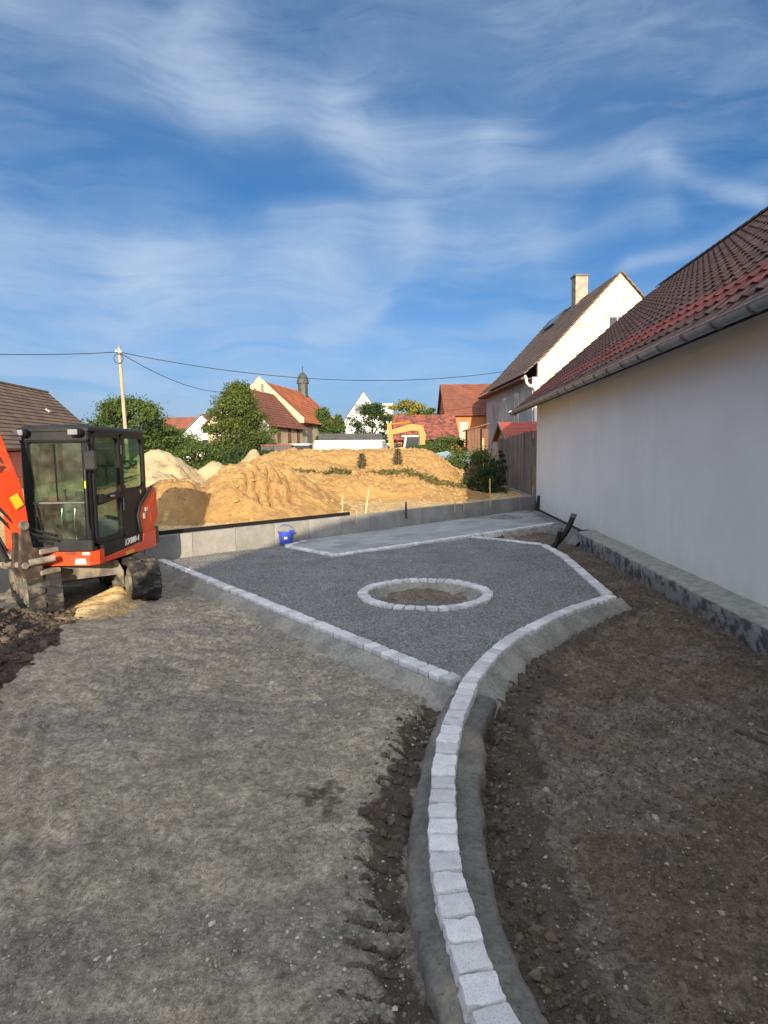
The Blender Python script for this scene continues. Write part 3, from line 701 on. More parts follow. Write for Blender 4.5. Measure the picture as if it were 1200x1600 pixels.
# gravel strip along the house foot beside the terrace
c = z_at(790, 809, .0)
n = 900; a = rng.uniform(0, 6.28, n); r_ = .45 * np.sqrt(rng.uniform(0, 1, n)); P = np.stack([c.x + r_ * np.cos(a) * 1.1, c.y + r_ * np.sin(a) * 1.0, .005 + np.maximum(0, .085 * (1 - r_ / .45))], -1)
V, Q, T = blobs(P, rng.uniform(.012, .026, n), .7)
hb = MB(); ring_pts = [(c.x + .44 * 1.1 * math.cos(i * .314), c.y + .44 * math.sin(i * .314), .003) for i in range(20)]
hb.add(ring_pts + [(c.x, c.y, .085)], [(i, (i + 1) % 20, 20) for i in range(20)])
o = link('gravel_pile', np_mesh('gravel_pile', V, Q, False, {'tone': T}), chip_m); tag(o, 'small round pile of grey gravel left on the slab terrace', 'gravel pile')
part('core', hb, gravm, o)

# ================================================================== RIGHT WHITE HOUSE
HZR = -math.atan(.0625)
house = thing('white_house', 'low white rendered house with brown tiled roof along the right edge', 'house', (3.98, 0, 0), HZR)
EZ, RZ_, EX, RX = 3.44, 7.78, -.60, 4.5; pitch = math.atan2(RZ_ - EZ, RX - EX); Y0, Y1 = 1.0, 21.45; YR0, YR1 = .6, 22.95
def rz_at(x): return EZ + (x - EX) * math.tan(pitch)
WT = rz_at(0) - .14
part('wall', MB().box((.15, (Y0 + Y1) / 2, (WT - .35) / 2), (.30, Y1 - Y0, WT + .35)), plaster, house)
for yy in (Y0 + .15, Y1 - .15):
    gb = MB().prism([(.302, -.35), (8.7, -.35), (8.7, WT), (RX, rz_at(RX) - .2), (.302, rz_at(.302) - .2)], yy - .15, yy + .15, 'y'); part('gable_wall', gb, plaster, house)
part('wall', MB().box((8.85, (Y0 + Y1) / 2, (WT - .35) / 2), (.30, Y1 - Y0, WT + .35)), plaster, house)
# old strip footing with bitumen under the wall
fx = [(.0, .16), (-.24, .15), (-.33, .125)]
ym = 14.2; ys_ = np.arange(1.0, ym, .12)
V = []; prof = [(0.02, .175), (-.16, .165), (-.34, .145), (-.385, .11), (-.375, -.02), (-.36, -.30)]
for y in ys_:
    for j, (x, z) in enumerate(prof):
        V.append((x + .035 * float(fbm(np.array(y * 2.2), np.array(j * 1.3), 3, 3)) * (j > 0), y, z + .02 * float(fbm(np.array(y * 3), np.array(j * 2.), 3, 4))))
nP = len(prof); Q = [(i * nP + j, (i + 1) * nP + j, (i + 1) * nP + j + 1, i * nP + j + 1) for i in range(len(ys_) - 1) for j in range(nP - 1)]
V += [V[(len(ys_) - 1) * nP + j] for j in range(nP)]; 
def footing_mat():
    t = NT('old_footing'); v = t.obj(); top = t.mix(t.ramp(t.noise(v, 7, 7), .35, .65), (.46, .45, .37), (.32, .315, .26))
    side = t.mix(t.ramp(t.noise(v, 5, 7, .65), .42, .56), (.07, .07, .068), (.26, .255, .235))
    sp = t.n('ShaderNodeSeparateXYZ'); t.l(v, sp.inputs[0]); f = t.ramp(sp.outputs[2], .13, .10)
    col = t.mix(f, top, side); return t.done(col, .8, t.bump(t.noise(v, 14, 8, .65), .02))
part('footing', np_mesh('footing', V, Q, True), footing_mat(), house)
part('footing_end', MB().prism([(.02, .175), (-.16, .165), (-.34, .145), (-.385, .11), (-.375, -.02), (-.36, -.30), (.02, -.3)], ym - .13, ym - .10, 'y'), mortar, house)
# black membrane and gravel along the far wall foot
part('membrane', MB().box((-.012, (ym + .2 + Y1) / 2, -.03), (.02, Y1 - ym - .2, .14)).box((-.13, ym + .12, .10), (.24, .34, .07), Matrix.Rotation(.2, 3, 'Z')), black_mem, house)
part('corner_membrane', MB().box((-.06, Y1 - .62, .2), (.05, .22, .6), Matrix.Rotation(.12, 3, 'Y')), black_mem, house)
def gs_h(X, Y): return -.004 - .20 * sst(.30, .56, -X) * sst(17.6, 17.0, Y) + fbm(X * 8, Y * 8, 3, 6) * .02
part('gravel_strip', grid_mesh('gravel_strip', np.arange(-.57, .0, .03), np.arange(13.9, 21.2, .08), gs_h), gravm, house)
# roof deck
roof = part('roof', MB().prism([(EX + .03, EZ - .10), (RX, RZ_ - .10), (9.6, EZ - .10), (9.6, EZ - .02), (RX, RZ_ - .02), (EX + .03, EZ - .02)], YR0 + .02, YR1 - .03, 'y'), dark_panel, house)
# tile: wavy pantile in the slope frame (x across = along house, y up slope)
TWD, TLEN = .30, .335
def tile_mesh():
    V = []; nx = 8
    for j, (yy, zz) in enumerate(((-.01, .052), (TLEN + .05, .018))):
        for i in range(nx + 1):
            u = i / nx; w = .026 * math.cos(u * 2 * math.pi) * (1 if u < .99 else 1)
            V.append((u * (TWD + .012), yy, zz + w))
    for i in range(nx + 1):
        u = i / nx; V.append((u * (TWD + .012), -.01, .052 + .026 * math.cos(u * 2 * math.pi) - .022))
    n1 = nx + 1; Fq = [(i, i + 1, n1 + i + 1, n1 + i) for i in range(nx)] + [(2 * n1 + i, 2 * n1 + i + 1, i + 1, i) for i in range(nx)]
    me = np_mesh('tile', V, Fq, True); me.set_sharp_from_angle(angle=R(50)); return me
slope_len = (RX - EX) / math.cos(pitch); ncr = int(slope_len / TLEN); ncol = int((YR1 - YR0) / TWD)
# slope frame: local x along -house y (so that the tile front faces the eave)
def tile_mat4(col_, row):
    y = YR1 - (col_) * TWD; s_ = row * TLEN
    o = Vector((EX + s_ * math.cos(pitch), y, EZ + s_ * math.sin(pitch)))
    ex = Vector((0, -1, 0)); ey = Vector((math.cos(pitch), 0, math.sin(pitch))); ez = ex.cross(ey)
    M4 = Matrix((( ex.x, ey.x, ez.x, o.x), (ex.y, ey.y, ez.y, o.y), (ex.z, ey.z, ez.z, o.z), (0, 0, 0, 1)))
    return M4
tm = tile_mesh(); tmr = tm.copy(); tm.materials.append(tilem); tmr.materials.append(tilered)
cand = []
Hc = Matrix.Translation((3.98, 0, 0)) @ Matrix.Rotation(HZR, 4, 'Z')
for c_ in range(ncol):
    for r_ in range(ncr):
        M4 = tile_mat4(c_, r_); w_ = Hc @ M4 @ Vector((TWD / 2, TLEN / 2, 0)); q = w_ - Vector((0, 0, EYE)); d = q.dot(fwd)
        vis = d > .5 and 600 + F * q.dot(cx) / d < 1235
        cand.append((-(q.length) if vis else -1e6 - q.length, c_, r_, M4))
cand.sort(key=lambda a: -a[0])
tv = np.array([v_.co[:] for v_ in tm.vertices]); tq = np.array([p.vertices[:] for p in tm.polygons]); bulk = {0: [], 1: []}
for i, (_, c_, r_, M4) in enumerate(cand):
    red = r_ in (2, 3)
    J = Matrix.Translation((0, 0, random.gauss(0, .003))) @ Matrix.Rotation(random.gauss(0, .010), 4, 'Z')
    if i < 300:
        o = link('tile', tmr if red else tm, None, roof); o.matrix_local = M4 @ J
    else:
        A = np.array(M4 @ J); bulk[1 if red else 0].append(tv @ A[:3, :3].T + A[:3, 3])
for kx, mat_ in ((0, tilem), (1, tilered)):
    B = bulk[kx]; nV = len(tv); V = np.concatenate(B); Q = np.concatenate([tq + i * nV for i in range(len(B))])
    me = np_mesh('tile_field', V, Q, True); me.set_sharp_from_angle(angle=R(50)); tag(part('tile_field', me, mat_, roof), kind='stuff')
# ridge tiles
for i in range(int((YR1 - YR0) / .36)):
    y = YR1 - i * .36 - .19; mb = MB(); V = []
    for j, yy in enumerate((-.2, .19)):
        for q in range(7):
            a = math.pi * q / 6; rr = .13 if j == 0 else .115; V.append((rr * math.cos(a), yy, rr * math.sin(a) * .9))
    mb.add(V, [(q, q + 1, 7 + q + 1, 7 + q) for q in range(6)])
    if i == 0: rme = mb.mesh('ridge_tile'); smooth(rme)
    link('ridge_tile', rme, tilem, roof, (RX, y, RZ_ - .02))
part('verge_board', MB().box((0, 0, 0), (slope_len, .03, .16), Matrix.Rotation(-pitch, 3, 'Y')), wood_brown, roof).location = ((EX + RX) / 2, YR1 - .01, (EZ + RZ_) / 2 - .07)
# soffit and gutter
def gutter_mesh(y0, y1, r=.085):
    V = []; n = 10
    for y in (y0, y1):
        for rr in (r, r - .006):
            for i in range(n + 1):
                a = math.pi + math.pi * i / n; V.append((rr * math.cos(a), y, rr * math.sin(a)))
    k = n + 1; Q = []
    for i in range(n):
        Q += [(i, i + 1, 2 * k + i + 1, 2 * k + i), (k + i, 3 * k + i, 3 * k + i + 1, k + i + 1), (i, k + i, k + i + 1, i + 1), (2 * k + i, 2 * k + i + 1, 3 * k + i + 1, 3 * k + i)]
    return np_mesh('gutter', V, Q, True)
GX, GZ = EX - .085, EZ - .02
g = part('gutter', gutter_mesh(YR0, YR1 - .02), zinc, house); g.location = (GX, 0, GZ)
part('gutter_bead', MB().tube([(GX - .088, y, GZ + .002) for y in np.linspace(YR0, YR1 - .02, 12)], .012, 6), zinc, g).location = (-GX, 0, -GZ)
br = gutter_mesh(-.02, .02, .097)
for y in np.arange(YR1 - .4, YR0, -.78): link('gutter_bracket', br, dirt_steel, g, (0, y, 0))
part('gutter_end', MB().cyl((GX, YR1 - .03, GZ - .002), (GX, YR1 - .02, GZ - .002), .083, n=16), zinc, house)
# conduits
for lab, pts, r_ in (('thick black corrugated pipe end sticking up beside the white wall', [(3.46, 13.18, -.28), (3.64, 13.2, -.08), (3.85, 13.2, .12), (4.0, 13.2, .36), (4.11, 13.2, .66)], .058),
                     ('shorter black pipe end leaning beside the thick one', [(3.54, 13.1, -.28), (3.66, 13.08, -.05), (3.74, 13.06, .15), (3.77, 13.05, .38)], .05)):
    P = []
    for a, b in zip(pts, pts[1:]):
        for q in range(6): P.append(Vector(a).lerp(Vector(b), q / 6))
    P.append(Vector(pts[-1])); P = [(P[max(i - 2, 0)] + P[max(i - 1, 0)] + P[i] + P[min(i + 1, len(P) - 1)] + P[min(i + 2, len(P) - 1)]) / 5 for i in range(len(P))]
    o = part('conduit_pipe', MB().tube(P, [r_ * (1 if i % 2 else 1.06) for i in range(len(P))], 12), black_mem, sm=60); tag(o, lab, 'pipe')
    d = (P[-1] - P[-3]).normalized(); part('pipe_end', MB().cyl(P[-1] - d * .07, P[-1] + d * .02, r_ * 1.1, n=12), grey_pl, o)

# ================================================================== BACKGROUND BUILDINGS
def slope(mb, a, b, c, d, n, t_=.04):
    """stepped courses on a roof plane: a-b along the eave, d-c along the ridge (a below d)"""
    a, b, c, d = map(Vector, (a, b, c, d)); nr = (b - a).cross(d - a).normalized()
    if nr.z < 0: nr = -nr
    for i in range(n):
        f0, f1 = i / n, (i + 1) / n; f1 = min(1, f1 + .12 / n)
        p = [a.lerp(d, f0), b.lerp(c, f0), b.lerp(c, f1), a.lerp(d, f1)]
        lift = [nr * t_, nr * t_, nr * .004, nr * .004]
        top = [q + l_ for q, l_ in zip(p, lift)]; bot = [p[0] + nr * .0, p[1] + nr * .0]
        mb.add(top + bot, [(0, 1, 2, 3), (4, 5, 1, 0)])
    return mb
def win(parent, c, w, h, nrm_axis='y', sgn=-1, fm=white_paint, depth=.05):
    """window: frame with a sub-part pane; centre c on the wall face"""
    mb = MB(); ax = 0 if nrm_axis == 'y' else 1; f = .09
    def bx(du, dv, su, sv, dd, th):
        p = list(c); p[ax] += du; p[2] += dv; p[1 - ax] += sgn * dd; d = [0, 0, sv]; d[ax] = su; d[1 - ax] = th; return p, d
    for du, dv, su, sv in ((-w / 2 + f / 2, 0, f, h), (w / 2 - f / 2, 0, f, h), (0, h / 2 - f / 2, w - 2 * f, f), (0, -h / 2 + f / 2, w - 2 * f, f), (0, 0, .05, h - 2 * f)):
        mb.box(*bx(du, dv, su, sv, .02, depth + .04))
    fr = part('window', mb, fm, parent); pm = MB(); pm.box(*bx(0, 0, w - 2 * f, h - 2 * f, .0, .03)); part('pane', pm, darkwin, fr)
    return fr
def gable_house(name, label, loc, rz, w, l, eave, rise, wallm, roofm, n=14, over=.35, gablem=None, base=-1.0, cat='house', group=None):
    """gabled block, ridge along local y; origin at centre of the near gable, local z = world z"""
    t = thing(name, label, cat, loc, rz, group)
    hw = w / 2
    part('wall', MB().bbox((-hw, .0, base), (-hw + .3, l, eave)), wallm, t); part('wall', MB().bbox((hw - .3, 0, base), (hw, l, eave)), wallm, t)
    for yy in (0, l - .3):
        gm = MB().prism([(-hw + .302, base), (hw - .302, base), (hw - .302, eave), (hw - .302, eave + .28 * rise / hw), (0, eave + rise - .02), (-hw + .302, eave + .28 * rise / hw)], yy, yy + .3, 'y'); part('gable_wall', gm, gablem or wallm, t)
    rm = MB(); k = rise / hw; e = -over * k
    for s_ in (-1, 1):
        slope(rm, (s_ * (hw + over), -over * .6, eave + e), (s_ * (hw + over), l + over * .6, eave + e), (0, l + over * .6, eave + rise), (0, -over * .6, eave + rise), n)
    rm.add([(-(hw + over), -over * .6, eave + e - .02), (0, -over * .6, eave + rise - .03), (hw + over, -over * .6, eave + e - .02), (hw + over, l + over * .6, eave + e - .02), (0, l + over * .6, eave + rise - .03), (-(hw + over), l + over * .6, eave + e - .02)],
           [(0, 1, 4, 5), (1, 2, 3, 4)])
    rf = part('roof', rm, roofm, t)
    for yy in (-over * .6 - .02, l + over * .6 + .02):
        for s_ in (-1, 1):
            bm_ = MB().prism([(s_ * (hw + over), eave + e - .16), (s_ * (hw + over), eave + e + .03), (0, eave + rise + .03), (0, eave + rise - .16)], yy - .02, yy + .02, 'y')
            part('verge', bm_, wood_brown if wallm is not whiteren else roof_grey, rf)
    return t, rf
# --- cream and grey gabled house behind the fence
t = thing('gabled_house', 'tall gabled house with cream front and grey side behind the board fence', 'house', (13.6, 36, 0), R(2.2))
hw, ln, ev, rg = 5.0, 12.8, 6.15, 12.12
part('wall', MB().bbox((-hw, 0, 0), (-hw + .3, ln, ev + .1)), greyren, t, 'grey rendered side wall'); part('wall', MB().bbox((hw - .3, 0, 0), (hw, ln, ev + .1)), cream, t)
def prof_z(x):                                   # flared roof line
    f = 1 - abs(x) / 5.55; return ev + (rg - ev) * (f * 1.0 if f > .25 else f * .82 + .045)
pts = [(-hw + .302, 0), (hw - .302, 0)] + [(x, prof_z(x) - .12) for x in (4.69, 4.2, 3, 1.5, 0, -1.5, -3, -4.2, -4.69)]
part('gable_wall', MB().prism(pts, 0, .3, 'y'), cream, t, 'sunlit cream gable with patchy plaster'); part('gable_wall', MB().prism(pts, ln - .3, ln, 'y'), cream, t)
rm = MB(); xs_ = np.linspace(5.55, 0, 21)
for s_ in (-1, 1):
    for a, b in zip(xs_, xs_[1:]):
        za, zb = prof_z(a), prof_z(b)
        rm.add([(s_ * a, -.18, za + .05), (s_ * a, ln + .2, za + .05), (s_ * b, ln + .2, zb), (s_ * b, -.18, zb), (s_ * a, -.18, za - .02), (s_ * a, ln + .2, za - .02), (s_ * b, -.18, zb - .08), (s_ * b, ln + .2, zb - .08)],
               [(0, 1, 2, 3), (4, 5, 1, 0), (4, 6, 7, 5), (0, 3, 6, 4)])
rf = part('roof', rm, roof_brown, t)
cm = MB().box((-.1, 6.3, 12.45), (.82, .8, 2.1)); ch = part('chimney', cm, M('weathered_chimney', (.40, .36, .28), (.24, .22, .18), 2.5, rough=.9, bump=.006), rf); part('chimney_cap', MB().box((-.1, 6.3, 13.56), (.96, .94, .12)), roof_grey, t)
part('roof_window', MB().box((-1.0, 8.6, prof_z(1.0) + .16), (1.3, 2.2, .2), Matrix.Rotation(-math.atan2(rg - ev, 5.55), 3, 'Y')), darkwin, t)
part('soffit', MB().bbox((-5.5, -.1, ev - .03), (-5.0, ln, ev + .02)).box((-5.42, ln / 2, ev + .02), (.05, ln, .22)), wood_brown, t)
for yy, h_ in ((3.4, 1.75), (6.6, 1.75)):
    win(t, (-hw, yy, 4.55), .85, h_, 'x', -1); part('lintel', MB().box((-hw - .02, yy, 4.55 + h_ / 2 + .12), (.12, 1.0, .18)), white_paint, t)
win(t, (-.15, 0, 9.15), 1.1, 1.0, 'y', -1); part('sill', MB().box((-.15, -.03, 9.75), (1.25, .12, .1)), white_paint, t)
mb = MB().tube([(-5.45, -.12, ev + .12), (-5.45, -.28, ev - .0), (-5.4, -.30, ev - .28), (-5.25, -.28, ev - .42), (-5.0, -.2, ev - .47), (-4.86, -.16, ev - .6), (-4.84, -.15, ev - 1.0), (-4.84, -.15, 0)], .085, 10)
part('downpipe', mb, white_paint, t, 'white kinked downpipe at the corner', sm=60)
part('gutter', MB().tube([(-5.6, -.1, ev + .02), (-5.6, ln + .1, ev + .02)], .08, 8), wood_brown, t)
part('plaster_patch', MB().cyl((-hw - .004, 10.3, 4.9), (-hw + .02, 10.3, 4.9), .55, n=14), concrete, t)
# --- orange brick barn
bt, brf = gable_house('brick_barn', 'orange brick barn with plain brown red roof beyond the sheds', (13.0, 53.5, 0), R(90), 7.0, 7.86, 5.13, 2.68, orangebrick, roof_dred, 16, .3, cat='barn')
# local x of this one points to world +y; near long wall is local x = -4.2 ; local y -> world -x
wb = win(bt, (-3.5, 6.5, 3.55), .62, 1.7, 'x', -1); wb.children[0].data.materials[0] = beigew; 
# --- lower shed with mottled red roof in front of it
t, rf = gable_house('red_roof_shed', 'long low shed with mottled red tiles left of the brick barn', (5.15, 47.3, 0), R(90), 5.25, 4.1, 3.23, 1.64, orangebrick, roof_mott, 12, .5, cat='shed')
part('door_opening', MB().bbox((-2.66, .7, .8), (-2.62, 3.8, 2.8)), darkwin, t)
part('beam', MB().bbox((-2.75, .3, 2.83), (-2.64, 4.0, 3.02)), wood_grey, t)
# --- far white house
t, rf = gable_house('white_gable_house', 'distant white house with grey edged steep gable above the white container', (-2.75, 90, 0), R(4), 5.6, 9, 7.0, 4.0, whiteren, roof_grey, 10, .3)
win(t, (-.55, 0, 8.4), 1.5, 1.4, 'y', -1, darkwin)
part('side_wing', MB().bbox((2.5, 1.5, 0), (4.4, 8, 9.3)), whiteren, t)
# --- farmhouse: main block with turret and a lower front block
DIRF = -math.atan(.22)
t, rf = gable_house('farmhouse', 'old cream farmhouse with steep red tiled roof and small ridge turret', (-11.9, 61, 0), DIRF, 8.0, 12.6, 5.45, 3.75, oldcream, roof_red, 16, .45)
part('door', MB().bbox((3.98, 1.7, .6), (4.06, 3.3, 4.6)), wood_grey, t); part('door_lintel', MB().bbox((3.98, 1.5, 4.61), (4.1, 3.5, 4.85)), wood_brown, t)
win(t, (4.0, 8.2, 3.9), .6, 1.2, 'x', 1, wood_brown)
part('parapet', MB().prism([(-4.5, 5.0), (4.5, 5.0), (4.5, 5.45), (0, 9.55), (-4.5, 5.45)], -.38, -.24, 'y'), oldcream, t, 'pale gable coping')
tx, ty = .25, 11.4
tu_ = part('turret', MB().cyl((tx, ty, 8.4), (tx, ty, 10.1), .62, .6, 8), slate, t)
part('turret_cap', MB().cyl((tx, ty, 10.1), (tx, ty, 10.5), .72, .68, 10).cyl((tx, ty, 10.5), (tx, ty, 11.0), .68, .5, 10).cyl((tx, ty, 11.0), (tx, ty, 11.35), .5, .18, 10), slate, tu_)
part('finial', MB().cyl((tx, ty, 11.3), (tx, ty, 12.2), .06, .03, 6).box((tx, ty, 11.9), (.35, .04, .05)), slate, tu_)
t2, rf2 = gable_house('farm_annex', 'lower farm building with darker red roof joined to the farmhouse gable', (-12.3, 52.5, 0), DIRF, 5.7, 8.1, 4.75, 3.05, oldcream, roof_dred, 14, .4)
for yy in (2.0, 4.5, 6.8): win(t2, (2.85, yy, 3.7), .7, 1.3, 'x', 1, wood_brown)
part('chimney', MB().box((-.2, 5.2, 8.0), (.6, .6, 1.0)), oldcream, rf2)
# --- houses at the left
t, rf = gable_house('red_roof_cottage', 'white cottage with dark red roof half hidden behind the left trees', (-23.3, 80, 0), R(90), 6.4, 4.7, 3.8, 3.1, whiteren, roof_dred, 12, .3)
pass
t, rf = gable_house('white_cottage', 'white gabled cottage just left of the big tree', (-21.0, 72, 0), R(-6), 7.0, 10, 3.6, 3.2, whiteren, roof_dred, 12, .3)
win(t, (0.6, 0, 3.2), 1.2, 1.2, 'y', -1, darkwin)
t = thing('brown_roof_house', 'house with big brown tiled roof and pink wall at the left edge', 'house', (-21.6, 40, 0), R(3))
rm = MB(); slope(rm, (3.95, -22, 2.4), (3.95, .2, 2.4), (0, .2, 6.15), (0, -22, 6.15), 18, .05); slope(rm, (-3.95, -22, 2.4), (-3.95, .2, 2.4), (0, .2, 6.15), (0, -22, 6.15), 6, .05)
rf = part('roof', rm, roof_brown, t)
part('ridge', MB().tube([(0, -22, 6.16), (0, .2, 6.16)], .10, 8), roof_brown, rf); part('verge_board', MB().prism([(-3.95, 2.2), (3.95, 2.2), (3.95, 2.42), (0, 6.15), (-3.95, 2.42)], .21, .25, 'y'), roof_grey, rf)
for x_, y_ in ((2.9, -7.5), (1.6, -3.2), (3.2, -2.2), (1.0, -8)): part('vent_tile', MB().box((x_, y_, 6.15 - x_ * .949 + .12), (.28, .3, .06), Matrix.Rotation(math.atan(.949), 3, 'Y')), beigew, rf)
part('wall', MB().bbox((3.2, -21.8, 1.05), (3.5, 0, 2.6)), pinkren, t, 'pink rendered upper wall'); part('wall', MB().bbox((3.22, -21.8, -.5), (3.56, 0, 1.04)), orangebrick, t, 'exposed brick lower wall')
part('gable_wall', MB().prism([(-3.3, -.5), (3.19, -.5), (3.19, 2.5), (0, 5.9), (-3.3, 2.5)], -.3, 0, 'y'), pinkren, t)
# --- container, grey shed
t = thing('white_container', 'long white corrugated container behind the crest of the mound', 'container', (-4.75, 43, .8), R(9))
mb = MB(); Lc = 4.9; V = []; nC = 66
for i in range(nC + 1):
    x = Lc * i / nC; dpt = (0, .035, .035, 0)[i % 4]; V += [(x, -dpt, 0), (x, -dpt, 2.05)]
mb.add(V, [(2 * i, 2 * i + 2, 2 * i + 3, 2 * i + 1) for i in range(nC)]); mb.bbox((0, .04, 0), (Lc, 2.4, 2.04))
part('body', mb, white_paint, t); part('frame', MB().box((Lc / 2, -.02, 2.08), (Lc + .1, .1, .1)).box((-.03, -.02, 1.02), (.08, .1, 2.02)).box((Lc + .03, -.02, 1.02), (.08, .1, 2.02)), white_paint, t)
t = thing('white_site_box', 'small white box beside the right end of the container', 'box', (.05, 43.4, .9), R(9))
part('body', MB().cbox((.4, .5, .85), (.9, 1, 1.7), .03), white_paint, t); part('lid', MB().cbox((.4, .5, 1.74), (.98, 1.08, .08), .02), white_paint, t)
t = thing('grey_roof_shed', 'beige shed with low corrugated grey roof behind the white container', 'shed', (-5.2, 51, 0), R(4))
part('wall', MB().bbox((0, 0, 0), (5.0, 3, 2.75)), beigew, t); rm = MB()
V = []
for i in range(61):
    x = -.2 + 5.5 * i / 60; z = .035 * math.cos(i * math.pi); V += [(x, -.35, 2.72 + z), (x, 3.2, 3.75 + z)]
rm.add(V, [(2 * i, 2 * i + 2, 2 * i + 3, 2 * i + 1) for i in range(60)]); part('roof', rm, roof_grey, t); part('fascia', MB().box((2.55, -.3, 2.62), (5.4, .05, .12)), wood_grey, t)
t = thing('small_red_roof_house', 'tiny far house with orange roof between turret farmhouse and trees', 'house', (-8.7, 92, 0), R(90))
t['label'] = 'tiny distant orange roofed house right of the farmhouse'
part('wall', MB().bbox((-2, -2, 0), (2, 2, 6)), cream, t); rm = MB(); slope(rm, (-2.3, -2.2, 5.9), (-2.3, 2.2, 5.9), (0, 2.2, 7.4), (0, -2.2, 7.4), 4); slope(rm, (2.3, -2.2, 5.9), (2.3, 2.2, 5.9), (0, 2.2, 7.4), (0, -2.2, 7.4), 4); part('roof', rm, roof_red, t)
# --- fence
t = thing('board_fence', 'tall weathered grey board fence running back from the white house corner', 'fence', (5.22, 21.55, 0), HZR)
nb = 66; bw = .138
for i in range(nb):
    panel = i // 11; h_ = 2.25 - .02 * panel + random.uniform(-.012, .012)
    bmesh_ = MB().cbox((0, 0, h_ / 2), (.024, bw - .012, h_), .004).mesh('board') if i % 11 == 0 else bmesh_
    link('board', bmesh_, wood_grey, t, (random.uniform(-.006, .006) - (.018 if i % 2 else 0), .1 + i * .143, .46), (random.gauss(0, .004), 0, 0))
for i in range(7): part('post', MB().cbox((.10, .06 + i * 1.573, 1.5), (.1, .1, 2.4), .01), wood_grey, t)
for i in range(6): part('batten', MB().cbox((-.045, .06 + i * 1.573, 1.58), (.03, .07, 2.3), .006), wood_grey, t)
part('rail', MB().box((.035, 4.8, .9), (.03, 9.5, .09)).box((.035, 4.8, 2.2), (.03, 9.5, .09)), wood_grey, t)
o = part('fence_footing', MB().cbox((-.02, 4.4, .10), (.24, 9.0, .72), .015), concrete, t)
# --- brown shed
t = thing('brown_shed', 'small brown plank shed with sloping roof at the end of the fence', 'shed', (5.0, 36.5, 0), HZR)
pl = MB().cbox((0, 0, 1.65), (.17, .03, 3.3), .004).mesh('plank')
for i in range(4): link('plank', pl, wood_brown, t, (.1 + i * .18, -.0, 0), (0, 0, 0)).scale = (1, 1, 1 + .012 * i)
pl2 = MB().cbox((0, 0, 1.65), (.03, .19, 3.3), .004).mesh('plank')
for i in range(8): link('plank', pl2, wood_brown, t, (-.02, .12 + i * .2, 0))
part('roof', MB().prism([(-.18, 3.24), (1.25, 3.62), (1.25, 3.70), (-.18, 3.32)], -.15, 2.0, 'y'), wood_brown, t)
part('post', MB().cbox((.88, -.12, 1.4), (.12, .12, 2.8), .01), wood_yellow, t); part('wall', MB().bbox((.82, .05, 0), (1.2, 1.9, 3.35)), wood_brown, t)
# --- garden shed
t = thing('garden_shed', 'little wooden garden shed with red roof peeping over the board fence', 'shed', (5.85, 28.4, 0), HZR)
wd, e_, rise = 5.0, 2.62, .85
part('wall', MB().bbox((.03, .1, 0), (2.6, wd - .1, e_)), wood_yellow, t)
yb = MB().cbox((0, 0, 0), (.03, .20, 1), .004).mesh('board')
for i in range(24):
    y = .2 + i * .2; z1 = e_ + rise * (1 - abs(y - wd / 2) / (wd / 2)) - .08; o = link('board', yb, wood_yellow, t, (0, y, z1 / 2)); o.scale = (1, 1, z1)
rm = MB(); slope(rm, (-.25, -.25, e_ - .08), (2.9, -.25, e_ - .08), (2.9, wd / 2, e_ + rise), (-.25, wd / 2, e_ + rise), 5, .02); slope(rm, (-.25, wd + .25, e_ - .08), (2.9, wd + .25, e_ - .08), (2.9, wd / 2, e_ + rise), (-.25, wd / 2, e_ + rise), 5, .02)
rf = part('roof', rm, shed_red, t)
part('barge_board', MB().prism([(-.25, e_ - .22), (-.25, e_ - .06), (wd / 2, e_ + rise + .03), (wd + .25, e_ - .06), (wd + .25, e_ - .22), (wd / 2, e_ + rise - .14)], -.28, -.24, 'x'), wood_grey, rf)
# --- unseen building behind camera, shaped to cast the shade, white to bounce light
t = thing('shade_building', 'unseen white building behind the viewpoint, shaped to cast the evening shade', 'barn', (0, -8, 0))
pf = [(-3.4, 3.1), (-2.8, 3.8), (-1.9, 4.72), (-.6, 5.5), (.5, 6.02), (3.0, 6.85), (4.9, 7.25), (7.6, 6.6), (9.6, 4.9), (10.6, 3.4)]
part('wall', MB().prism([(-3.4, -.3), (10.6, -.3)] + pf[::-1], -12, 0, 'y'), whiteren, t); rm = MB()
for (xa, za), (xb, zb) in zip(pf, pf[1:]): rm.add([(xa, -12.3, za + .01), (xb, -12.3, zb + .01), (xb, .02, zb + .01), (xa, .02, za + .01)], [(0, 1, 2, 3)])
part('roof', rm, roof_dred, t)

# ================================================================== SAND MOUND AND HEAPS
def sand_mat(name, a, b, c, dk=.5):
    t = NT(name); v = t.pos(); mid = t.noise(v, 1.1, 7, .6); fine = t.noise(v, 9, 7, .65); gr = t.noise(v, 50, 4, .7)
    col = t.mix(t.ramp(mid, .35, .65), a, b); col = t.mix(t.math('MULTIPLY', t.ramp(t.noise(v, .35, 4), .5, .62), .6), col, c)
    col = t.scale(col, t.math('MULTIPLY_ADD', fine, dk, 1 - dk * .5)); col = t.scale(col, t.math('MULTIPLY_ADD', gr, .4, .8))
    b_ = t.bump(mid, .12, .5); b_ = t.bump(fine, .09, .85, b_); b_ = t.bump(gr, .02, .8, b_); return t.done(col, .95, b_, 0, .15)
sandm = sand_mat('ochre_sand', (.50, .31, .125), (.44, .265, .105), (.54, .36, .165))
gravheap = sand_mat('cream_gravel', (.50, .40, .235), (.42, .34, .20), (.54, .45, .28), .7)
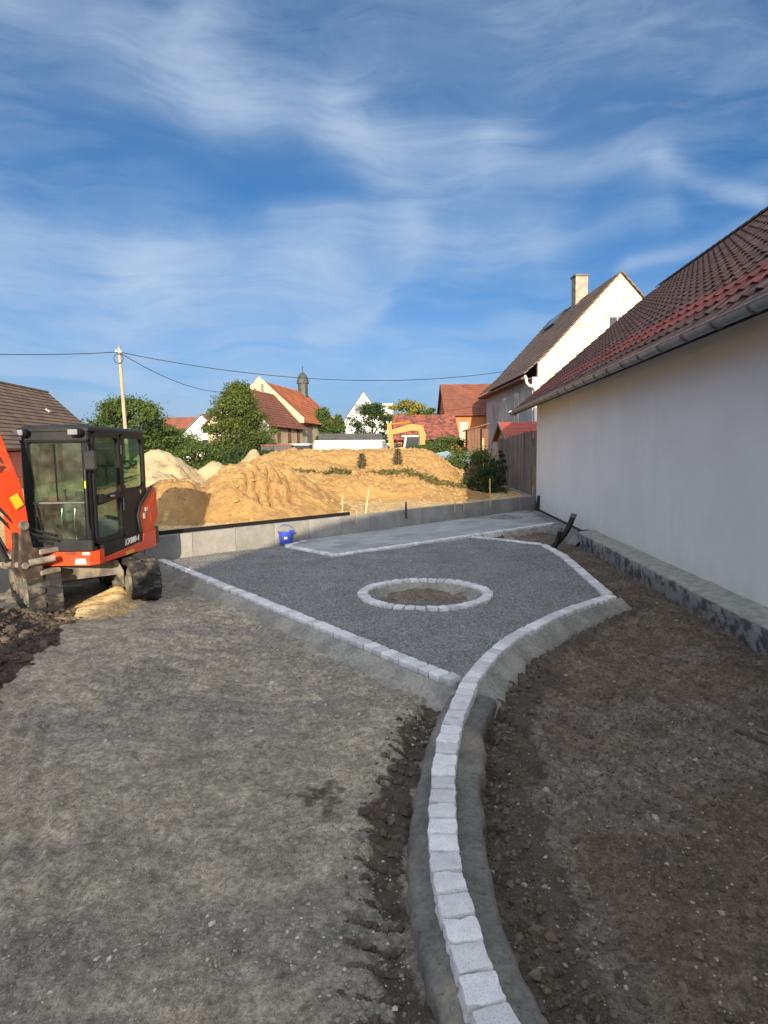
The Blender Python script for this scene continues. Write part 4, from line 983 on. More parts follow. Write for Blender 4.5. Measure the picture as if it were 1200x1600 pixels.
def mound_h(X, Y):
    n = fbm(X * .5, Y * .5, 3, 201); n2_ = fbm(X * 1.8, Y * 1.8, 4, 202); n3_ = np.abs(fbm(X * 5, Y * 5, 4, 203, .6))
    xr = 3.3 + .10 * (Y - 22) + n * .8                             # right foot
    lat = sst(xr + .9, xr - 2.6, X) * sst(-8.8, -4.2, X + n * .8)
    y1 = 19.6 + .8 * n + .10 * X; ylip = 23.2 + .6 * n
    low = .85 * sst(y1, y1 + 3.0, Y); hi = .86 * sst(ylip + .5, ylip + 3.6, Y)
    back = sst(37, 31, Y)
    h = lat * (low + hi) * back
    # front left lobe with bucket marks, reaching down to the wall
    rx, ry = 2.7, 3.1; cl = fbm(X * 2.6, Y * 2.6, 4, 205, .62); d = np.sqrt(((X + 3.55) / rx) ** 2 + ((Y - 17.3) / ry) ** 2); lobe = 1.32 * sst(1.08, .15, d + n2_ * .10)
    d2 = np.sqrt(((X + 5.3) / 1.5) ** 2 + ((Y - 15.6) / 2.0) ** 2); lobe = np.maximum(lobe, .95 * sst(1.05, .2, d2 + n2_ * .16))
    mk = sst(1.15, .7, np.sqrt(((X + 3.0) / .80) ** 2 + ((Y - 15.9) / .9) ** 2)); lobe = lobe - mk * .26 * (np.abs(np.sin((X * 1.0 + .3 * Y + .25 * n2_) * math.pi / .30)) < .42) * sst(.2, .5, lobe)
    h = np.maximum(h, lobe) + .25 * np.minimum(h, lobe)
    amp = sst(.02, .35, h)
    h = h + amp * (n2_ * .12 + n3_ * .12 + np.maximum(cl, 0) * .13) 
    s = wall_s(X, Y); h = h * sst(.14, .75, s)
    return .36 + h + n3_ * .05 - .25 * sst(.6, .16, s) - .3 * sst(.03, 0, h)
def mound_keep(x, y): return (wall_s(x, y) > .17)
o = tag(link('sand_mound', grid_mesh('sand_mound', np.arange(-10, 5.6, .06), np.arange(9.5, 38, .07), mound_h, mound_keep), sandm), 'broad mound of ochre sandy soil beyond the retaining wall', 'sand mound')
def heap(name, label, cx_, cy_, z0, h_, rx, ry, mat_, seed, cat='gravel heap', group=None):
    def f(X, Y):
        d = np.sqrt(((X - cx_) / rx) ** 2 + ((Y - cy_) / ry) ** 2) + fbm(X * .9, Y * .9, 3, seed) * .22
        return z0 + h_ * np.clip(1 - d, -.25, 1) ** 1 * 1.0 - .12 + fbm(X * 4, Y * 4, 4, seed + 3, .65) * .12 + fbm(X * 1.3, Y * 1.3, 3, seed + 5) * .25 + .12 * np.exp(-d * d * 4) * -1
    return tag(link(name, grid_mesh(name, np.arange(cx_ - rx * 1.3, cx_ + rx * 1.3, .10), np.arange(cy_ - ry * 1.3, cy_ + ry * 1.3, .10), f), mat_), label, cat, group)
nS = 4500; gx = rng.uniform(-8, 4.6, nS); gy = 13 + 16 * rng.uniform(0, 1, nS) ** 1.5; k = (wall_s(gx, gy) > .25); gx, gy = gx[k], gy[k]; k = fbm(gx * .7, gy * .7, 3, 88) > -.06; gx, gy = gx[k], gy[k]
sz_ = np.minimum(.10, rng.lognormal(-3.6, .5, len(gx))); V, Q, T = blobs(np.stack([gx, gy, mound_h(gx, gy) + sz_ * .25], -1), sz_, .8, 0, .35)
tag(link('sand_clods', np_mesh('sand_clods', V, Q, False, {'tone': T}), stone_mat('sand_clod', (.42, .25, .095), (.52, .34, .15))), kind='stuff')
heap('gravel_heap', 'tall cream gravel heap right behind the excavator cab', -9.9, 27, .45, 2.15, 3.4, 3.0, gravheap, 301)
heap('gravel_heap', 'low cream gravel heap with a bright flank nearest the excavator', -8.3, 22.5, .40, 1.35, 2.2, 1.8, gravheap, 302)
heap('gravel_heap', 'middle cream gravel heap left of the sand mound', -7.5, 27.5, .45, 1.45, 2.3, 2.0, gravheap, 303)
heap('gravel_heap', 'pointed pale gravel heap in front of the big tree', -6.6, 31.5, .5, 1.9, 2.2, 2.2, gravheap, 304)
heap('gravel_heap', 'flat spread of pale gravel at the left foot of the mound', -7.4, 19.6, .38, .55, 2.4, 1.6, gravheap, 305)

# ================================================================== VEGETATION
def leaves(P, size, tone=None, up=.25):
    """folded leaf quads at points P"""
    n = len(P); d = rng.normal(0, 1, (n, 3)); d[:, 2] *= .8; d /= np.linalg.norm(d, axis=1)[:, None]
    r_ = np.cross(d, rng.normal(0, 1, (n, 3))); r_ /= np.linalg.norm(r_, axis=1)[:, None]; nn = np.cross(d, r_)
    s_ = (size * rng.uniform(.65, 1.35, n))[:, None]
    V = np.stack([P - d * s_ * .5, P + r_ * s_ * .3 + nn * s_ * .08, P + d * s_ * .55, P - r_ * s_ * .3 + nn * s_ * .08], 1)
    Q = np.arange(n * 4).reshape(n, 4); tn = np.repeat(rng.uniform(0, 1, n) if tone is None else tone, 4)
    return V.reshape(-1, 3), Q, tn
def crown_pts(H, rad, n, shape='round', layers=0, base=.12):
    """clumped points in a crown of height H above its base"""
    nc = max(24, n // 80); f = rng.uniform(0, 1, nc) ** .85; a = rng.uniform(0, 2 * math.pi, nc)
    if shape == 'egg': env = (1 - f ** 2.3) ** .85 * (.62 + .38 * np.minimum(1, f / .25))
    elif shape == 'cone': env = (1 - f) ** .75 * (.55 + .45 * np.minimum(1, f / .12))
    elif shape == 'column': env = np.minimum(1, f / .1) * (1 - f ** 3) ** .6
    else: env = np.sqrt(np.clip(1 - (2 * f - 1) ** 2, 0, 1)) ** .8
    lob = 1 + .22 * np.sin(a * 3 + f * 5) + .15 * np.sin(a * 5 - f * 9)
    rr = rad * env * lob * np.sqrt(rng.uniform(.18, 1, nc))
    C_ = np.stack([rr * np.cos(a), rr * np.sin(a), f * H], -1)
    k = rng.integers(0, nc, n); cs = (.075 + .085 * rng.uniform(0, 1, nc)) * rad
    P = C_[k] + rng.normal(0, 1, (n, 3)) * cs[k][:, None] * np.array([1.1, 1.1, .62])
    tone = np.clip(rng.uniform(0, 1, nc)[k] * .7 + rng.uniform(0, .3, n), 0, 1)
    return P, tone, C_
def tree(name, label, x, y, z, H, rad, n, mat_, leaf=.2, shape='round', trunk=.25, group=None, cat='tree'):
    t = thing(name, label, cat, (x, y, z), 0, group); cb = H * trunk
    P, tone, C_ = crown_pts(H - cb, rad, n, shape); P[:, 2] += cb; P[:, 2] = np.maximum(P[:, 2], .05)
    V, Q, T = leaves(P, leaf, tone); part('crown', np_mesh('crown', V, Q, False, {'tone': T}), mat_, t)
    mb = MB(); r0_ = max(.05, H * .022); top = H * .8
    mb.tube([(0, 0, -.5), (.04, .02, H * .25), (-.04, .03, H * .5), (.02, 0, top)], [r0_ * 1.2, r0_, r0_ * .7, r0_ * .2], 7)
    for i in rng.choice(len(C_), min(16, len(C_)), replace=False):
        q = C_[i]; zb = max(.2, (q[2] + cb) * .75 - .1 * H); mb.tube([(0, 0, zb), (q[0] * .5, q[1] * .5, (zb + q[2] + cb) / 2 + .1), (q[0], q[1], q[2] + cb)], [r0_ * .45, r0_ * .3, r0_ * .12], 5)
    part('trunk', mb, barkm, t); return t
def bush(name, label, x, y, z, H, rad, n, mat_, leaf=.1, group=None, cat='bush', sy=1.):
    t = thing(name, label, cat, (x, y, z), 0, group); P, tone, C_ = crown_pts(H, rad, n, 'round'); P[:, 2] = np.abs(P[:, 2] - .1 * H); P[:, 1] *= sy
    V, Q, T = leaves(P, leaf, tone); part('foliage', np_mesh('foliage', V, Q, False, {'tone': T}), mat_, t)
    mb = MB()
    for i in range(10):
        q = C_[rng.integers(len(C_))]; mb.tube([(0, 0, -.1), (q[0] * .4, q[1] * .4 * sy, q[2] * .5), (q[0] * .9, q[1] * .9 * sy, q[2] * .95)], [.025, .018, .006], 5)
    part('stem', mb, barkm, t); return t
tree('leafy_tree', 'big dense green tree standing left of the farmhouse', -10.55, 45.5, 1.1, 5.95, 2.3, 26000, leaf_lite, .17, 'egg', .02)
tree('leafy_tree', 'bushy green tree behind the excavator cab and wooden pole', -17.6, 43, 1.0, 4.8, 2.5, 15000, leaf_mid, .18, 'round', .05)
tree('leafy_tree', 'dark green tree at the right end of the left hedge', -15.6, 45, 1.0, 2.9, 2.2, 9000, leaf_mid, .18, 'round', .0)
tree('leafy_tree', 'taller tree showing just above the excavator roof', -19.6, 46, 1.0, 5.0, 2.1, 10000, leaf_mid, .18, 'cone', .05)
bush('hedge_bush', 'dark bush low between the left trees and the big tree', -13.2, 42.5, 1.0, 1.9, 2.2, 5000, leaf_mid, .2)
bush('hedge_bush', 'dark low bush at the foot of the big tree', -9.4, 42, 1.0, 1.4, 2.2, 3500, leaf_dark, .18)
tree('conifer_tree', 'pointed dark green tree right of the farmhouse', -6.3, 66, 1.0, 5.6, 2.0, 5000, leaf_mid, .28, 'cone', .0)
tree('conifer_tree', 'second slimmer pointed green tree beside the white house', -4.8, 67, 1.0, 5.0, 1.5, 3500, leaf_mid, .28, 'cone', .0)
tree('leafy_tree', 'round dark olive tree in front of the far white house', -1.0, 60, 1.0, 5.6, 2.1, 7000, leaf_dark, .26, 'round', .05)
tree('leafy_tree', 'yellowing autumn tree above the mottled red roof', 3.1, 78, 1.0, 7.3, 2.6, 5000, leaf_yel, .32, 'round', .2)
for i, (x, y, H) in enumerate(((6.6, 110, 8.2), (9.0, 112, 9.0), (11.0, 115, 9.2))):
    tree('distant_tree', ['low distant green tree right of the yellowing tree', 'middle distant green tree over the mottled roof', 'distant green tree closest to the brick barn'][i], x, y, 1.0, H, 3.0, 2200, leaf_mid, .42, 'round', .2)
tree('distant_tree', 'far tree top rising between the left cottages', -29, 108, 1.0, 9.4, 3.2, 2500, leaf_mid, .42, 'round', .2)
tree('distant_tree', 'small far tree tip behind the brown roof', -22.2, 50, 1.0, 5.2, 1.0, 900, leaf_dark, .22, 'cone', .2)
bush('ivy_bush', 'yellow green creeper hanging from the rear end of the farmhouse roof', -9.3, 70.5, 5.4, 3.0, 1.2, 1500, leaf_yel, .26)
bush('hedge_bush', 'green hedge between yellow excavator and brown shed', 4.0, 40, .9, 2.15, 2.0, 6000, leaf_mid, .16, sy=.6)
bush('hedge_bush', 'low green bush at the left of that hedge', 2.4, 39, .9, 1.6, 1.3, 3000, leaf_mid, .16, sy=.6)
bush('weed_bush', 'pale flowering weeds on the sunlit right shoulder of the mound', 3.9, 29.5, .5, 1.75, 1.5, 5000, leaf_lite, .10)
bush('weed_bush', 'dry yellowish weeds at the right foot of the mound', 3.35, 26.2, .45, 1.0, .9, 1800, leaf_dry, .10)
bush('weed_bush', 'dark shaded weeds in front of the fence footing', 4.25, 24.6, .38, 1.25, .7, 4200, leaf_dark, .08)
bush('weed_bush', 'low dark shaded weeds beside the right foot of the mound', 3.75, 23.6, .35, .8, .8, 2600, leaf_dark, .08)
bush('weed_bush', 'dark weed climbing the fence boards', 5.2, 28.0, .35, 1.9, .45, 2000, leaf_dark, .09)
for x, y, H, lab in ((-.85, 24.4, .58, 'left dry weed tuft standing on the ledge of the mound'), (.58, 24.6, .66, 'right dry weed tuft standing on the ledge of the mound')):
    z = float(mound_h(np.array(x), np.array(y))); t = thing('dry_weed', lab, 'weed', (x, y, z))
    n = 620; f = rng.uniform(0, 1, n) ** .9; a = rng.uniform(0, 6.28, n); r_ = (.04 + .36 * f ** .6 * (1.15 - f)) * rng.uniform(.1, 1, n)
    V, Q, T = leaves(np.stack([r_ * np.cos(a), r_ * np.sin(a), f * H], -1), .075); part('foliage', np_mesh('foliage', V, Q, False, {'tone': T}), leaf_brown, t)
    mb = MB()
    for i in range(9): 
        a = i * .7; mb.tube([(0, 0, -.1), (.1 * math.cos(a), .1 * math.sin(a), H * .5), (.2 * math.cos(a), .2 * math.sin(a), H * .95)], [.012, .008, .004], 4)
    part('stem', mb, twigm, t)
# grass strip on the ledge: nobody can count it
n = 4600; gx = rng.uniform(-3.4, 2.0, n); gy = 23.35 + fbm(gx * .5, gx * 0 + 2, 3, 201) * 1.2 - .12 * np.abs(gx) + rng.normal(0, .20, n) - .35 * np.maximum(0, gx)
dens_ = fbm(gx * 1.3, gy * 1.3, 3, 71); k = dens_ + rng.uniform(-.14, .14, n) > .02; gx, gy = gx[k], gy[k]; gz = mound_h(gx, gy)
V, Q, T = leaves(np.stack([gx, gy, gz + rng.uniform(0, .12, len(gx))], -1), .10); tag(link('grass_strip', np_mesh('grass_strip', V, Q, False, {'tone': T}), leaf_olive), kind='stuff')
for i in range(6):
    pass
n = 1500; gx = np.concatenate([rng.normal(-5.1, .35, 300), rng.normal(-3.6, .25, 200), rng.normal(1.7, .3, 400), rng.normal(2.6, .4, 300), rng.normal(.8, .4, 300)]); gy = np.concatenate([rng.normal(19.2, .3, 300), rng.normal(19.9, .25, 200), rng.normal(22.3, .25, 400), rng.normal(23.0, .4, 300), rng.normal(22.4, .25, 300)]); gz = mound_h(gx, gy)
V, Q, T = leaves(np.stack([gx, gy, gz + rng.uniform(0, .12, len(gx))], -1), .10); tag(link('sparse_weeds', np_mesh('sparse_weeds', V, Q, False, {'tone': T}), leaf_olive), kind='stuff')
# tarp on the bank
X, Y = np.meshgrid(np.linspace(0, 1, 20), np.linspace(0, 1, 14)); V = np.stack([2.9 + 1.9 * X + .1 * fbm(Y * 4, X * 4, 2, 3), 33 + 1.2 * Y, 1.55 + .45 * Y - .25 * (X - .4) ** 2 + .16 * fbm(X * 5, Y * 5, 3, 2)], -1).reshape(-1, 3)
i = (np.arange(13)[:, None] * 20 + np.arange(19)[None]).ravel(); me = np_mesh('tarp', V, np.stack([i, i + 1, i + 21, i + 20], -1)); tag(link('tarp', me, tarp_m), 'crumpled pale blue sheet lying on the weedy bank', 'tarp')
tb = part('tarp_support', MB().box((3.8, 33.7, .9), (1.6, 1.0, 1.0)), leaf_dark, bpy.data.objects['tarp'])

# ================================================================== VEHICLES
exc = thing('mini_excavator', 'orange red tracked excavator with black glazed cab on the dirt yard', 'excavator', (-4.65, 9.3, -.17))
X0, X1, YF, YB = -.20, .70, -1.0, .88                     # cab outline in local metres
def P_(name, mb, mat_, lab=None, par=None, sm=None): return part(name, mb, mat_, par or exc, lab, sm)
# undercarriage, turned 37 degrees
ur = Matrix.Rotation(R(36.9), 3, 'Z')
def UC(mb): mb.v = [tuple(ur @ Vector(v)) for v in mb.v]; return mb
def stadium(L_, r, n=12):
    return [(-L_ / 2 - r * math.sin(math.pi * i / n), r + r * math.cos(math.pi * i / n)) for i in range(n + 1)] + [(L_ / 2 + r * math.sin(math.pi * i / n), r - r * math.cos(math.pi * i / n)) for i in range(n + 1)]
TL, TR_, TWW = 1.75, .295, .40
for sx in (-1, 1):
    xc = sx * .65; out = stadium(TL, TR_); inn = [(a * (1 - .05 / TR_ * .3), TR_ + (b - TR_) * (1 - .045 / TR_)) for a, b in out]; n_ = len(out)
    mb = MB(); V = [(xc - TWW / 2, a, b + .02) for a, b in out] + [(xc + TWW / 2, a, b + .02) for a, b in out] + [(xc - TWW / 2, a, b + .02) for a, b in inn] + [(xc + TWW / 2, a, b + .02) for a, b in inn]
    fs = []
    for i in range(n_):
        j = (i + 1) % n_; fs += [(i, j, n_ + j, n_ + i), (2 * n_ + i, 3 * n_ + i, 3 * n_ + j, 2 * n_ + j), (i, 2 * n_ + i, 2 * n_ + j, j), (n_ + i, n_ + j, 3 * n_ + j, 3 * n_ + i)]
    mb.add(V, fs); tr = P_('rubber_track', UC(mb), rubber)
    # lugs: two staggered rows of slanted bars round the loop
    per = 2 * TL + 2 * math.pi * TR_; nl = 30; lg = MB()
    def loop(s_):
        s_ %= per
        if s_ < TL: return Vector((0, TL / 2 - s_, 2 * TR_)), Vector((0, 0, 1)), Vector((0, -1, 0))
        s_ -= TL
        if s_ < math.pi * TR_:
            a = s_ / TR_; nr = Vector((0, -math.sin(a), math.cos(a))); return Vector((0, -TL / 2, TR_)) + nr * TR_, nr, Vector((0, -math.cos(a), -math.sin(a)))
        s_ -= math.pi * TR_
        if s_ < TL: return Vector((0, -TL / 2 + s_, 0)), Vector((0, 0, -1)), Vector((0, 1, 0))
        s_ -= TL; a = s_ / TR_; nr = Vector((0, math.sin(a), -math.cos(a))); return Vector((0, TL / 2, TR_)) + nr * TR_, nr, Vector((0, math.cos(a), math.sin(a)))
    for i in range(nl):
        for row in (-1, 1):
            s_ = (i + (.5 if row > 0 else 0)) * per / nl; V = []
            for k_, (xx, ds) in enumerate(((row * .012, -.03), (row * .198, .03))):
                p, nr, tg = loop(s_ + ds)
                for w_, hh in ((-.036, 0), (-.026, .034), (.026, .034), (.036, 0)):
                    V.append(Vector((xc + xx, 0, .02)) + p + tg * w_ + nr * hh)
            lg.add(V, [(0, 1, 5, 4), (1, 2, 6, 5), (2, 3, 7, 6), (0, 3, 2, 1), (4, 5, 6, 7)])
    P_('tread_lugs', UC(lg), rubber, None, tr)
    fr = P_('track_frame', UC(MB().cbox((xc, 0, .32), (.26, TL, .26), .03)), dirt_steel)
    for yy in (-TL / 2, TL / 2): P_('idler_wheel' if yy < 0 else 'sprocket', UC(MB().cyl((xc - .17, yy, TR_ + .02), (xc + .17, yy, TR_ + .02), .235, n=20).cyl((xc - .215, yy, TR_ + .02), (xc + .215, yy, TR_ + .02), .12, n=16)), dirt_steel, None, None, 40)
    rl = MB()
    for q in range(4): rl.cyl((xc - .16, -.6 + q * .4, .16), (xc + .16, -.6 + q * .4, .16), .085, n=12)
    P_('track_roller', UC(rl), dirt_steel)
P_('cross_frame', UC(MB().prism([(-.46, .24), (-.36, .42), (.36, .42), (.46, .24), (.46, .46), (.38, .64), (-.38, .64), (-.46, .46)], -.62, .62, 'y')), dirt_steel, 'dusty beam between the tracks')
P_('slew_ring', MB().cyl((0, 0, .60), (0, 0, .745), .45, n=28), dirt_steel, None, None, 40)
# upper structure
def hexprism(poly, z0, z1): return MB().prism(poly, z0, z1, 'z')
P_('turntable', hexprism([(-.85, -.55), (X0 + .02, YF + .02), (X1 - .05, YF + .02), (X1 - .03, .9), (.4, 1.35), (-.5, 1.35), (-.9, .8)], .735, .80), dirt_steel)
front_sk = hexprism([(X0 + .13, YF - .06), (X1 - .05, YF - .06), (X1 + .035, YF + .05), (X1 + .035, YF + .2), (X0 + .13, YF + .2)], .70, .885); sk_ = P_('front_skirt', front_sk, red_paint)
P_('sill_panel', MB().prism([(YF + .205, .705), (YF + .205, .885), (.42, .80), (.42, .885), (1.02, .885), (1.02, .62), (.55, .64)], X1 - .15, X1 + .035, 'x') if False else MB().prism([(YF + .203, .70), (.55, .655), (1.16, .64), (1.16, .93), (.62, .93), (.60, .80), (YF + .28, .765), (YF + .203, .765)], X1 - .15, X1 + .035, 'x'), red_paint, 'red side sill')
nm = P_('name_panel', MB().prism([(YF + .206, .768), (YF + .275, .768), (.595, .803), (.595, .935), (YF + .206, .965)], X1 - .14, X1 + .030, 'x'), black_pl, 'black panel with the model number')
P_('rear_cover', MB().prism([(.60, .936), (.50, 1.22), (.60, 1.36), (1.16, 1.64), (1.27, 1.52), (1.29, 1.12), (1.12, 1.00), (1.155, .936)], X1 - .35, X1 + .03, 'x'), red_paint, 'red rear side cover')
P_('cover_groove', MB().prism([(.98, 1.06), (.92, 1.36), (1.18, 1.50), (1.22, 1.16)], X1 + .012, X1 + .034, 'x'), red_paint, 'raised red access flap')
P_('counterweight', MB().prism([(-.85, 1.10), (X1 - .06, 1.15), (X1 + .02, 1.22), (X1 + .0, 1.38), (.45, 1.60), (-.6, 1.60), (-.95, 1.3)], .66, .95, 'z'), dark_panel, None)
P_('engine_hood', MB().prism([(-.85, .6), (X1 - .36, .9), (X1 - .36, 1.2), (.3, 1.5), (-.6, 1.5), (-.9, 1.2)], .951, 1.50, 'z'), red_paint)
P_('tank_cover', MB().cbox((-.57, .12, 1.14), (.66, 1.1, .66), .05), red_paint, 'red cover on the boom side of the cab')
# cab
FZ0, FZ1, RT = .886, 2.37, 2.60
P_('front_panel', MB().cbox(((X0 + X1) / 2, YF - .01, (FZ0 + 1.05) / 2), (X1 - X0 - .02, .06, 1.05 - FZ0), .012), dark_panel)
pil = P_('cab_pillar', MB().cbox((X0 + .055, YF, (1.055 + RT - .2) / 2), (.11, .10, RT - .2 - 1.055), .02), black_pl); P_('cab_pillar', MB().cbox((X1 - .05, YF + .01, (FZ0 + RT - .2) / 2 + .07), (.09, .10, RT - .35 - FZ0), .02), black_pl)
P_('cab_pillar', MB().cbox((X0 + .05, YB - .05, (1.0 + RT - .2) / 2), (.1, .1, RT - .2 - 1.0), .02), black_pl)
# left side frame with rounded corners: outer outline minus two openings, as bars
def rounded(y0, z0, y1, z1, r, n=5, slant=0.):
    pts = []
    for (cy_, cz_, a0) in ((y1 - r, z1 - r, 0), (y0 + r, z1 - r, 90), (y0 + r, z0 + r, 180), (y1 - r, z0 + r, 270)):
        for i in range(n + 1):
            a = R(a0 + 90 * i / n); pts.append((cy_ + r * math.cos(a), cz_ + r * math.sin(a)))
    return pts
def ringprism(outer, inner, x0, x1):
    n = len(outer); mb = MB(); V = [(x0, *p) for p in outer] + [(x1, *p) for p in outer] + [(x0, *p) for p in inner] + [(x1, *p) for p in inner]; fs = []
    for i in range(n):
        j = (i + 1) % n; fs += [(i, j, n + j, n + i), (2 * n + i, 3 * n + i, 3 * n + j, 2 * n + j), (i, 2 * n + i, 2 * n + j, j), (n + i, n + j, 3 * n + j, 3 * n + i)]
    return mb.add(V, fs)
DY1 = -.04
door = P_('door', ringprism(rounded(YF + .055, .955, DY1, RT - .09, .13), rounded(YF + .125, 1.03, DY1 - .07, RT - .16, .09), X1 - .035, X1 + .012), black_pl)
P_('door_bar', MB().cbox((X1 - .012, (YF + DY1) / 2, 1.57), (.045, DY1 - YF - .16, .10), .01, Matrix.Rotation(R(5), 3, 'X')), black_pl, None, door)
P_('door_glass', MB().box((X1 - .02, (YF + DY1) / 2 + .02, 2.02), (.006, DY1 - YF - .14, .85)), glass, None, door); P_('door_glass', MB().box((X1 - .02, (YF + DY1) / 2 + .02, 1.29), (.006, DY1 - YF - .14, .52)), glass, None, door)
P_('door_handle', MB().cbox((X1 + .035, YF + .55, 1.60), (.03, .14, .035), .012), chrome, None, door); P_('door_latch', MB().cbox((X1 + .012, YF + .26, 1.58), (.05, .15, .14), .02).box((X1 + .038, YF + .26, 1.58), (.004, .09, .08)), black_pl, None, door)
gr = MB().tube([(X1 - .05, YF + .62, 1.72), (X1 - .06, YF + .60, 1.95), (X1 - .06, YF + .65, 2.06), (X1 - .06, YF + .76, 2.09)], .014, 8); P_('grab_rail', gr, black_pl, None, door, 60)
P_('door_hinge', MB().cyl((X1 + .02, DY1 + .01, 1.36), (X1 + .02, DY1 + .01, 1.54), .03, n=10), black_pl, None, door); P_('door_hinge', MB().cyl((X1 + .02, DY1 + .01, 2.2), (X1 + .02, DY1 + .01, 2.34), .028, n=10), black_pl, None, door)
qf = P_('quarter_frame', ringprism(rounded(DY1 + .005, 1.56, YB, RT - .09, .14), rounded(DY1 + .075, 1.68, YB - .08, RT - .16, .10), X1 - .035, X1 + .010), black_pl)
P_('quarter_glass', MB().box((X1 - .02, (DY1 + YB) / 2, 2.05), (.006, YB - DY1 - .14, .80)), glass, None, qf)
P_('side_panel', MB().prism([(DY1 + .006, .94), (.60, .94), (.58, 1.22), (.66, 1.34), (YB + .04, 1.46), (YB - .01, 1.70), (DY1 + .006, 1.62)], X1 - .04, X1 + .008, 'x'), black_pl, 'black lower rear side panel')
P_('trim_strip', MB().tube([(X1 + .02, .55, .95), (X1 + .02, .46, 1.22), (X1 + .02, .57, 1.39), (X1 + .02, 1.08, 1.66)], .024, 8), dark_panel, None, None, 60)
P_('lock', MB().cyl((X1 + .0, .62, 1.60), (X1 + .02, .62, 1.60), .035, n=14), chrome)
# roof
def roof_mesh():
    mb = MB(); rows = []
    for dz, ins in ((-.085, .0), (-.05, .0), (-.02, .03), (.0, .10), (.015, .3)):
        rows.append([(X0 + ins, YF - .03 + ins, RT + dz), (X1 + .012 - ins, YF - .03 + ins, RT + dz), (X1 + .012 - ins, YB + .03 - ins, RT + dz), (X0 + ins, YB + .03 - ins, RT + dz)])
    V = [p for r in rows for p in r]; fs = [(i * 4 + j, i * 4 + (j + 1) % 4, (i + 1) * 4 + (j + 1) % 4, (i + 1) * 4 + j) for i in range(4) for j in range(4)]
    return mb.add(V, fs + [(16, 17, 18, 19), (3, 2, 1, 0)])
rfp = P_('cab_roof', roof_mesh(), dark_panel); P_('front_header', MB().cbox(((X0 + X1) / 2, YF + .03, RT - .15), (X1 - X0 - .01, .11, .135), .015), dark_panel)
P_('rear_wall', MB().bbox((X0 + .02, YB - .03, .95), (X1 - .04, YB, 1.62)), black_pl); P_('rear_glass', MB().bbox((X0 + .1, YB - .02, 1.63), (X1 - .1, YB - .014, RT - .22)), glass)
P_('cab_pillar', MB().cbox((X1 - .03, YB - .03, 2.0), (.05, .07, .80), .02), black_pl)
fw = P_('front_window', MB().box(((X0 + X1) / 2, YF - .012, 1.95), (X1 - X0 - .2, .006, .80)), glass); P_('front_window', MB().box(((X0 + X1) / 2, YF - .012, 1.30), (X1 - X0 - .2, .006, .49)), glass, 'lower front pane')
P_('window_bar', MB().cbox(((X0 + X1) / 2, YF - .012, 1.552), (X1 - X0 - .19, .03, .022), .006), grey_pl, None, fw)
P_('wiper', MB().tube([(X0 + .45, YF - .03, 1.58), (X0 + .44, YF - .03, 2.34)], .008, 6), black_pl, None, fw)
# right side of the cab: frame and glass carrying the firm's sticker, read from behind
P_('right_glass', MB().bbox((X0 + .02, YF + .06, 1.35), (X0 + .026, YB - .1, RT - .2)), glass); P_('right_lower_panel', MB().bbox((X0 + .015, YF + .06, .82), (X0 + .04, YB - .05, 1.35)), black_pl)
def text_mesh(body, size, ext=.002, shear=0., spacing=1., off=.003):
    cu = bpy.data.curves.new('txt', 'FONT'); cu.body = body; cu.size = size; cu.extrude = ext; cu.shear = shear; cu.space_character = spacing; cu.offset = off; cu.align_x = 'CENTER'; cu.align_y = 'CENTER'
    ob = bpy.data.objects.new('txt', cu); COL.objects.link(ob); dg = bpy.context.evaluated_depsgraph_get(); dg.update()
    me = bpy.data.meshes.new_from_object(ob.evaluated_get(dg)); bpy.data.objects.remove(ob); bpy.data.curves.remove(cu); me.materials.clear(); return me
def sticker(name, body, size, mat_, loc, ex, ey, par=None, shear=0., spacing=1., off=.003):
    ex, ey = Vector(ex).normalized(), Vector(ey).normalized(); ez = ex.cross(ey)
    o = link(name, text_mesh(body, size, .0015, shear, spacing, off), mat_, par or exc)
    o.matrix_local = Matrix(((ex.x, ey.x, ez.x, loc[0]), (ex.y, ey.y, ez.y, loc[1]), (ex.z, ey.z, ez.z, loc[2]), (0, 0, 0, 1))); return o
sticker('model_lettering', 'KX080-4', .130, label_w, (X1 + .034, .17, .868), (0, 1, .03), (0, 0, 1), None, .2, 1.08, .002)
# sticker on the rear window pane of the far side, seen mirrored through the cab
sticker('firm_sticker', 'SCHU', .19, print_bk, (.33, YB + .004, 2.02), (-1, 0, 0), (0, 0, 1), None, 0, 1.05, .010); sticker('firm_sticker', 'AU', .17, label_w, (-.08, YB + .004, 1.98), (-1, 0, 0), (0, 0, 1))
for i, (w_, dz) in enumerate(((.50, 0), (.40, -.06), (.30, -.115))):
    pts = [(.36 + w_ * (q / 10 - .5), YB + .004, 1.83 + dz - .05 * math.sin(math.pi * q / 10) + .06 * (q / 10 - .2)) for q in range(11)]
    P_('firm_sticker', MB().tube(pts, [.004 + .012 * math.sin(math.pi * q / 10) for q in range(11)], 6), print_bk, 'curved swoosh line under the lettering')
P_('sticker_line', MB().box((.34, YB + .004, 1.905), (.46, .003, .012)), print_bk)
